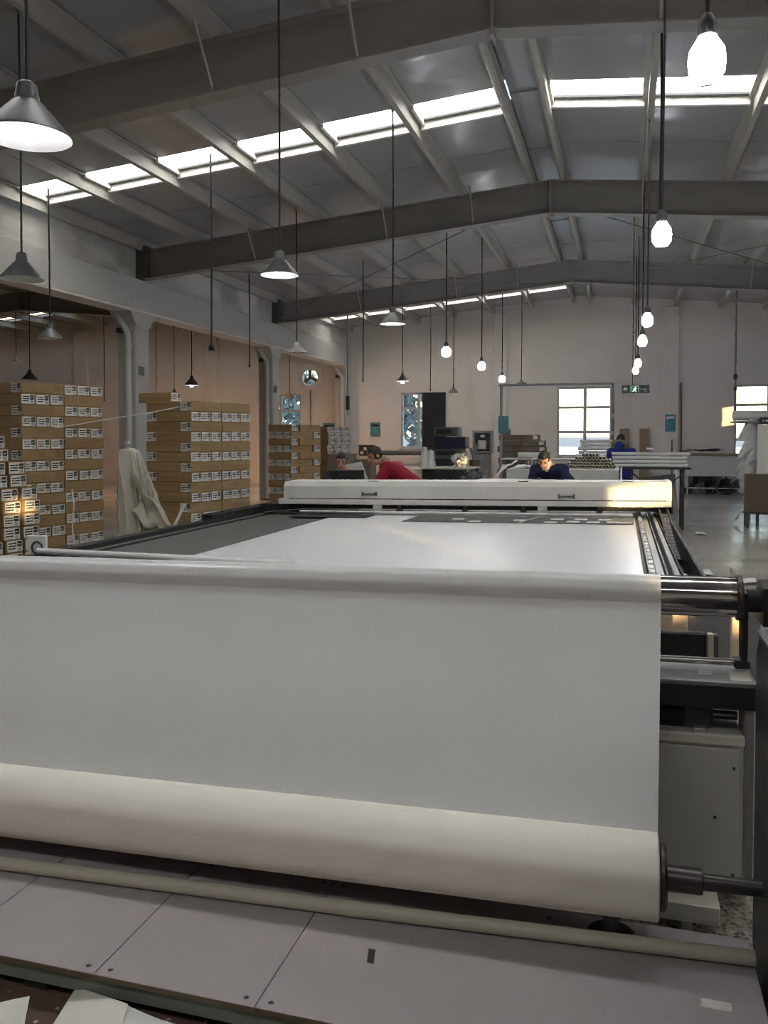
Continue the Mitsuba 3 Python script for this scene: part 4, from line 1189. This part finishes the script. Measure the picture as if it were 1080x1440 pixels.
# ventilation fan in the back wall
vf = thing('wall_fan', 'round ventilation fan in a bright hole of the left back wall', 'fan')
put('fan_plate', cat(*[box(a, b, YB - .02, YB, c, d) for a, b, c, d in ()] or [xf(lathe([(.285, 0), (.44, 0), (.44, .02), (.285, .02), (.285, 0)], 40), (FAN[0], YB - .004, FAN[1]), rx=math.pi / 2)]), B['wall'], vf)
put('fan_ring', xf(lathe([(.265, 0), (.30, 0), (.30, .08), (.265, .08), (.265, 0)], 40), (FAN[0], YB + .06, FAN[1]), rx=math.pi / 2), B['whitegrey'], vf, 40)
put('hub', xf(lathe([(0, 0), (.055, 0), (.06, .02), (.06, .08), (0, .09)], 20), (FAN[0], YB + .06, FAN[1]), rx=math.pi / 2), B['darkgrey'], vf, 40)
for a in (0.35, 2.45, 4.55):
    bl = extrude([(.04, -.03), (.24, -.085), (.255, .045), (.05, .03)], .006, 'xz', YB + .02)
    bl.apply_translation([0, -(YB + .02), 0]); bl.apply_transform(trimesh.transformations.rotation_matrix(a, [0, 1, 0])); bl.apply_translation([FAN[0], YB + .02, FAN[1]])
    put('blade', bl, B['darkgrey'], vf)
put('conduit', tube([(FAN[0] + .02, YB - .02, 3.1), (FAN[0] + .02, YB - .02, 1.2)], .018, 6), B['rod'], vf)
# electric cabinet, dark machine, cartons in the back
eb = thing('electric_cabinet', 'grey electric cabinet with a dark door on a post before the back wall', 'cabinet')
put('case', box(-3.96, -3.42, 22.8, 23.1, 1.12, 1.75, .01), B['midgrey'], eb)
dr_ = put('door', box(-3.90, -3.48, 22.78, 22.80, 1.18, 1.69, .006), B['black'], eb)
put('window_sheet', box(-3.80, -3.58, 22.772, 22.781, 1.24, 1.48), B['paper'], dr_)
put('label_plate', box(-3.74, -3.62, 22.772, 22.781, 1.56, 1.63), B['paper'], dr_)
put('stand', box(-3.90, -3.46, 22.85, 23.05, 0, 1.12, .01), B['midgrey'], eb)
dm = thing('dark_machine', 'tall black and navy machine with open trays before the black door', 'machine')
put('base', box(-4.44, -3.72, 20.0, 20.6, 0, 1.02, .01), B['black'], dm)
put('tray_slot', box(-4.38, -3.90, 19.985, 20.0, 1.13, 1.24, .004), B['blackmatt'], dm)
put('lower_unit', box(-4.42, -3.74, 20.0, 20.6, 1.02, 1.28, .015), B['darkgrey'], dm)
put('middle_unit', box(-4.44, -3.66, 20.0, 20.6, 1.29, 1.58, .015), B['navyroll'], dm)
put('top_unit', box(-4.44, -3.84, 20.05, 20.55, 1.59, 1.82, .02), B['darkgrey'], dm)
put('top_slot', box(-4.38, -4.02, 20.03, 20.05, 1.66, 1.77, .004), B['blackmatt'], dm)
pk = thing('potted_cactus', 'dark green plant standing right of the dark machine', 'plant')
for (a, b, c, d) in ((-3.52, 1.0, -3.50, 1.42), (-3.50, 1.15, -3.40, 1.40), (-3.52, 1.1, -3.60, 1.30)):
    put('stem', tube([(a, 20.4, b), (c, 20.4, d)], .035, 8), B['green'], pk, 40)
put('pot', lathe([(0, .72), (.10, .72), (.13, 1.0), (.11, 1.0), (.09, .98), (0, .98)], 16, (-3.5, 20.4, 0)), B['tandark'], pk, 40)
k = put('pot_stand', box(-3.66, -3.34, 20.25, 20.55, 0, .72, .01), B['midgrey']); tag(k, 'grey block under the plant beside the dark machine', 'stand')
table('packing_table', 'table heaped with plastic scraps and tools right of the man in red', -4.35, -2.72, 15.6, 16.6, .98, 'pipe')
for i, (x, w, lb) in enumerate(((-4.05, .42, 'brown carton under the packing table, left'), (-3.58, .40, 'brown carton under the packing table, middle'), (-3.15, .36, 'brown carton under the packing table, right'))):
    k = put('storage_carton', box(x - w / 2, x + w / 2, 15.7, 16.2, 0, .62, .006), B['tandark']); tag(k, lb, 'carton')
    put('tape', box(x - .03, x + .03, 15.698, 15.701, .1, .62), B['tan'], k)
for x, h_, lb in ((-3.70, .40, 'tall crumpled white bag on the packing table, left'), (-3.58, .34, 'crumpled white bag on the packing table, right')):
    n1 = 18
    Pb = np.array([[(x + (.085 - .05 * (j / 9) ** 2) * math.cos(2 * math.pi * i / n1) * (1 + .25 * math.sin(i * 2.1 + j)), 15.85 + (.07 - .045 * (j / 9)) * math.sin(2 * math.pi * i / n1) * (1 + .2 * math.sin(i * 1.7 + j * 1.3)), .98 + h_ * j / 9) for j in range(10)] for i in range(n1)])
    k = put('white_bag', grid(Pb, True), B['plastic'], None, True); tag(k, lb, 'bag')
def scraps(name, c, ext, n, size, bsdf, label, seed):
    r_ = np.random.default_rng(seed)
    out = []
    for _ in range(n):
        p = np.array(c) + r_.uniform(-1, 1, 3) * ext
        m = grid(np.array([[(u * size * r_.uniform(.6, 1.2), v * size * r_.uniform(.4, 1), .3 * size * math.sin(3 * u + 2 * v + _)) for v in (-.5, 0, .5)] for u in (-.5, 0, .5)]))
        m.apply_transform(trimesh.transformations.euler_matrix(*r_.uniform(-1.2, 1.2, 3)))
        m.apply_translation(p)
        out.append(m)
    k = put(name, cat(*out), B[bsdf], None, True)
    tag(k, label, None, None, 'stuff')


scraps('film_scraps', (-3.02, 16.0, 1.12), (.14, .18, .12), 46, .10, 'plastic', 'heap of white film scraps on the right end of the packing table', 1)
scraps('dark_scraps', (-2.70, 15.9, .72), (.26, .2, .18), 40, .13, 'midgrey', 'grey offcuts heaped beside the packing table', 2)
# brown cartons stacked before the back wall
r2 = np.random.default_rng(4)
for j in range(11):
    z0 = .18 + j * .145
    wdt = [1.2, 1.25, 1.2, 1.3, 1.25, 1.3, 1.22, 1.2, 1.12, 1.0, .42][j]
    xl = -3.0 + r2.uniform(-.03, .06)
    n = 2 if j < 10 else 1
    for i in range(n):
        a = xl + i * wdt / 2
        k = put('brown_carton', box(a + .003, a + wdt / 2 - .003, 21.0, 21.5, z0, z0 + .14, .005), B['tandark'])
        row = ['lowest', 'second', 'third', 'fourth', 'fifth', 'sixth', 'seventh', 'eighth', 'ninth', 'tenth', 'topmost'][j]
        tag(k, f"{'left' if i == 0 else 'right'} carton, {row} layer from below, brown stack left of the bright window", 'carton', 'brown cartons left of the bright window')
        if i == 1: put('end_label', box(a + wdt / 2 - .14, a + wdt / 2 - .02, 20.996, 21.0, z0 + .03, z0 + .12), B['paper'], k)
k = put('pallet', cat(box(-3.02, -1.72, 20.95, 21.55, .13, .18), *[box(x, x + .09, 20.95, 21.55, 0, .13) for x in (-3.0, -2.42, -1.83)]), B['tan']); tag(k, 'wooden pallet under the brown carton stack', 'pallet')
k = put('notice_rack', box(-8.02, -7.50, 25.13, 25.199, .98, 1.32, .01), B['black']); tag(k, 'black rack with small cards low on the wall left of the narrow window', 'rack')
for i in range(4):
    put('card', box(-7.97 + i * .115, -7.88 + i * .115, 25.122, 25.13, 1.03 + (i % 2) * .12, 1.12 + (i % 2) * .12), B['whitegrey'], k)
table('wall_table', 'grey side table below the narrow window with rolled foil', -7.2, -4.6, 24.0, 24.6, 1.02, 'whitegrey')
roll('dark_roll', (-7.0, 24.2, 1.09), (-4.7, 24.2, 1.09), .07, 'long dark roll on the side table below the narrow window', None, 'darkgrey')
k = put('dark_carton', box(-4.2, -3.86, 11.6, 12.0, .0, 1.33, .01), B['tandark']); tag(k, 'dark brown carton behind the head of the seated man', 'carton')
k = put('dark_carton', box(-3.84, -3.62, 11.9, 12.2, .0, 1.24, .01), B['tandark']); tag(k, 'small dark brown carton right behind the seated man', 'carton')
# far right: table, folded dark sheet, roll stack with ragged film, cardboard box
ft = table('far_table', 'grey table with a pale front panel at the back right', 1.72, 3.3, 24.1, 24.75, 1.06, 'whitegrey', 'whitegrey', skirt=.50)
k = put('plank', box(1.60, 3.1, 24.05, 24.6, 1.061, 1.12, .006), B['tan']); tag(k, 'brown plank lying on the far grey table', 'plank')
sheet('dark_sheet', [(1.55, 24.05, 1.08), (2.70, 24.05, 1.16), (2.55, 24.5, 1.09), (1.6, 24.5, 1.10)], .20, B['tandark'], 'dark brown curled sheet on the far grey table', 'sheet', 12, 6)
scraps('dark_heap', (2.4, 24.4, .22), (.6, .25, .20), 40, .35, 'darkgrey', 'dark heap of offcuts under the far grey table', 5)
k = put('white_bundle', lathe([(0, 0), (.10, 0), (.12, .35), (.09, .75), (.05, .95), (0, .97)], 14, (1.42, 22.5, 0)), B['plastic'], None, 40); tag(k, 'white wrapped bundle standing between the roll rack and the far table', 'bundle')
rs = thing('steel_rack', 'steel rack of white rolls at the right edge of the picture', 'rack')
for x in (2.34, 3.5):
    for y in (15.9, 16.9): put('post', box(x - .025, x + .025, y - .025, y + .025, 0, 1.86), B['midgrey'], rs)
put('shelf', box(2.0, 3.6, 15.85, 16.95, 1.835, 1.865, .004), B['midgrey'], rs)
put('shelf', box(2.2, 3.6, 15.85, 16.95, .70, .73, .004), B['midgrey'], rs)
roll('white_roll', (1.93, 16.0, 1.955), (3.5, 16.0, 1.955), .085, 'thick white roll on top of the steel rack at the right edge')
k = put('black_box', box(2.34, 3.0, 15.78, 15.86, 1.805, 1.915, .01), B['black']); tag(k, 'black roll box with small white marks below the thick white roll', 'box')
for i in range(5): put('printed_mark', box(2.38 + i * .055, 2.415 + i * .055, 15.776, 15.781, 1.845, 1.880), B['whitegrey'], k)
k = put('white_board', box(2.31, 3.5, 15.80, 15.84, .735, 1.80, .006), B['trimwhite']); tag(k, 'large white board on the front of the steel rack', 'board')
r3 = np.random.default_rng(11)
for i in range(16):
    z = .46 + i * .086
    y = 15.95 + r3.uniform(0, .3)
    e = 2.05 + r3.uniform(0, .14)
    m = sheet('film_strip', [(e + .05, y, z + .12), (2.42, y + .04, z + .20), (2.44, y + .10, z + .02), (e - .03 - r3.uniform(0, .06), y - .10, z - .10 - r3.uniform(0, .1))], .13, B['plastic'], f"ragged white film strip hanging from the steel rack, {ORD[15 - i]} of sixteen from the top", 'film strip', 8, i)
    labels[m]['group'] = 'ragged film strips on the steel rack'
sheet('film_strip', [(1.95, 15.9, .02), (2.2, 15.75, .35), (2.25, 16.1, .50), (2.05, 16.2, .02)], .12, B['plastic'], 'white film piece lying on the floor left of the brown box', 'film strip', 10, 22)
cbx = put('cardboard_box', box(2.09, 2.80, 15.55, 15.75, .265, .93, .006), B['tandark']); tag(cbx, 'large dark brown cardboard box leaning before the steel rack at the right', 'box')
k = put('low_trolley', cat(box(2.07, 2.85, 15.5, 15.8, .235, .262, .004), *[box(x, x + .05, y, y + .05, 0, .235) for x in (2.10, 2.72) for y in (15.52, 15.72)]), B['darkgrey']); tag(k, 'low dark trolley under the brown cardboard box', 'trolley')
for (x, y, lb, sd) in ((.93, 10.1, 'film scraps on the floor right of the machine, behind the chrome roller', 3), (1.35, 9.6, 'small white scrap on the floor at the right edge', 7), (1.25, 14.2, 'white scrap on the floor before the brown box', 9)):
    sheet('floor_scrap', [(x - .09, y - .14, .006), (x + .09, y - .1, .006), (x + .07, y + .16, .02), (x - .07, y + .12, .01)], .035, B['plastic'], lb, 'scrap', 8, sd)
k = put('paper_card', extrude([(1.18, 0), (1.24, 0), (1.24, .07), (1.185, .13)], .006, 'xz', 9.9), B['whitegrey']); tag(k, 'small grey card standing on the floor beyond the chrome roller', 'card')
# trees in the yard outside
for (x, y, h_, lb) in ((-7.6, 33, 5.2, 'bluish green tree outside the narrow window'), (-13.5, 34, 5.0, 'bluish green tree outside the left hall window'), (-10.6, 36, 4.4, 'smaller tree between the two windows outside')):
    tr = thing('tree', lb, 'tree')
    put('trunk', tube([(x, y, -.1), (x + .1, y, h_ * .5), (x, y, h_ * .8)], [.14, .10, .04], 8), B['bark'], tr, 40)
    r4 = np.random.default_rng(int(h_ * 10))
    V = []
    for _ in range(900):
        d = r4.normal(0, 1, 3); d /= np.linalg.norm(d)
        c = np.array([x, y, h_ * .60]) + d * np.array([1.5, 1.2, h_ * .40]) * r4.uniform(.35, 1) ** .6
        a, b_ = r4.normal(0, .10, 3), r4.normal(0, .10, 3)
        V += [c - a, c + b_, c + a, c - b_]
    F = np.arange(len(V)).reshape(-1, 4)
    put('leaves', (np.array(V), F), B['leaf'], tr)
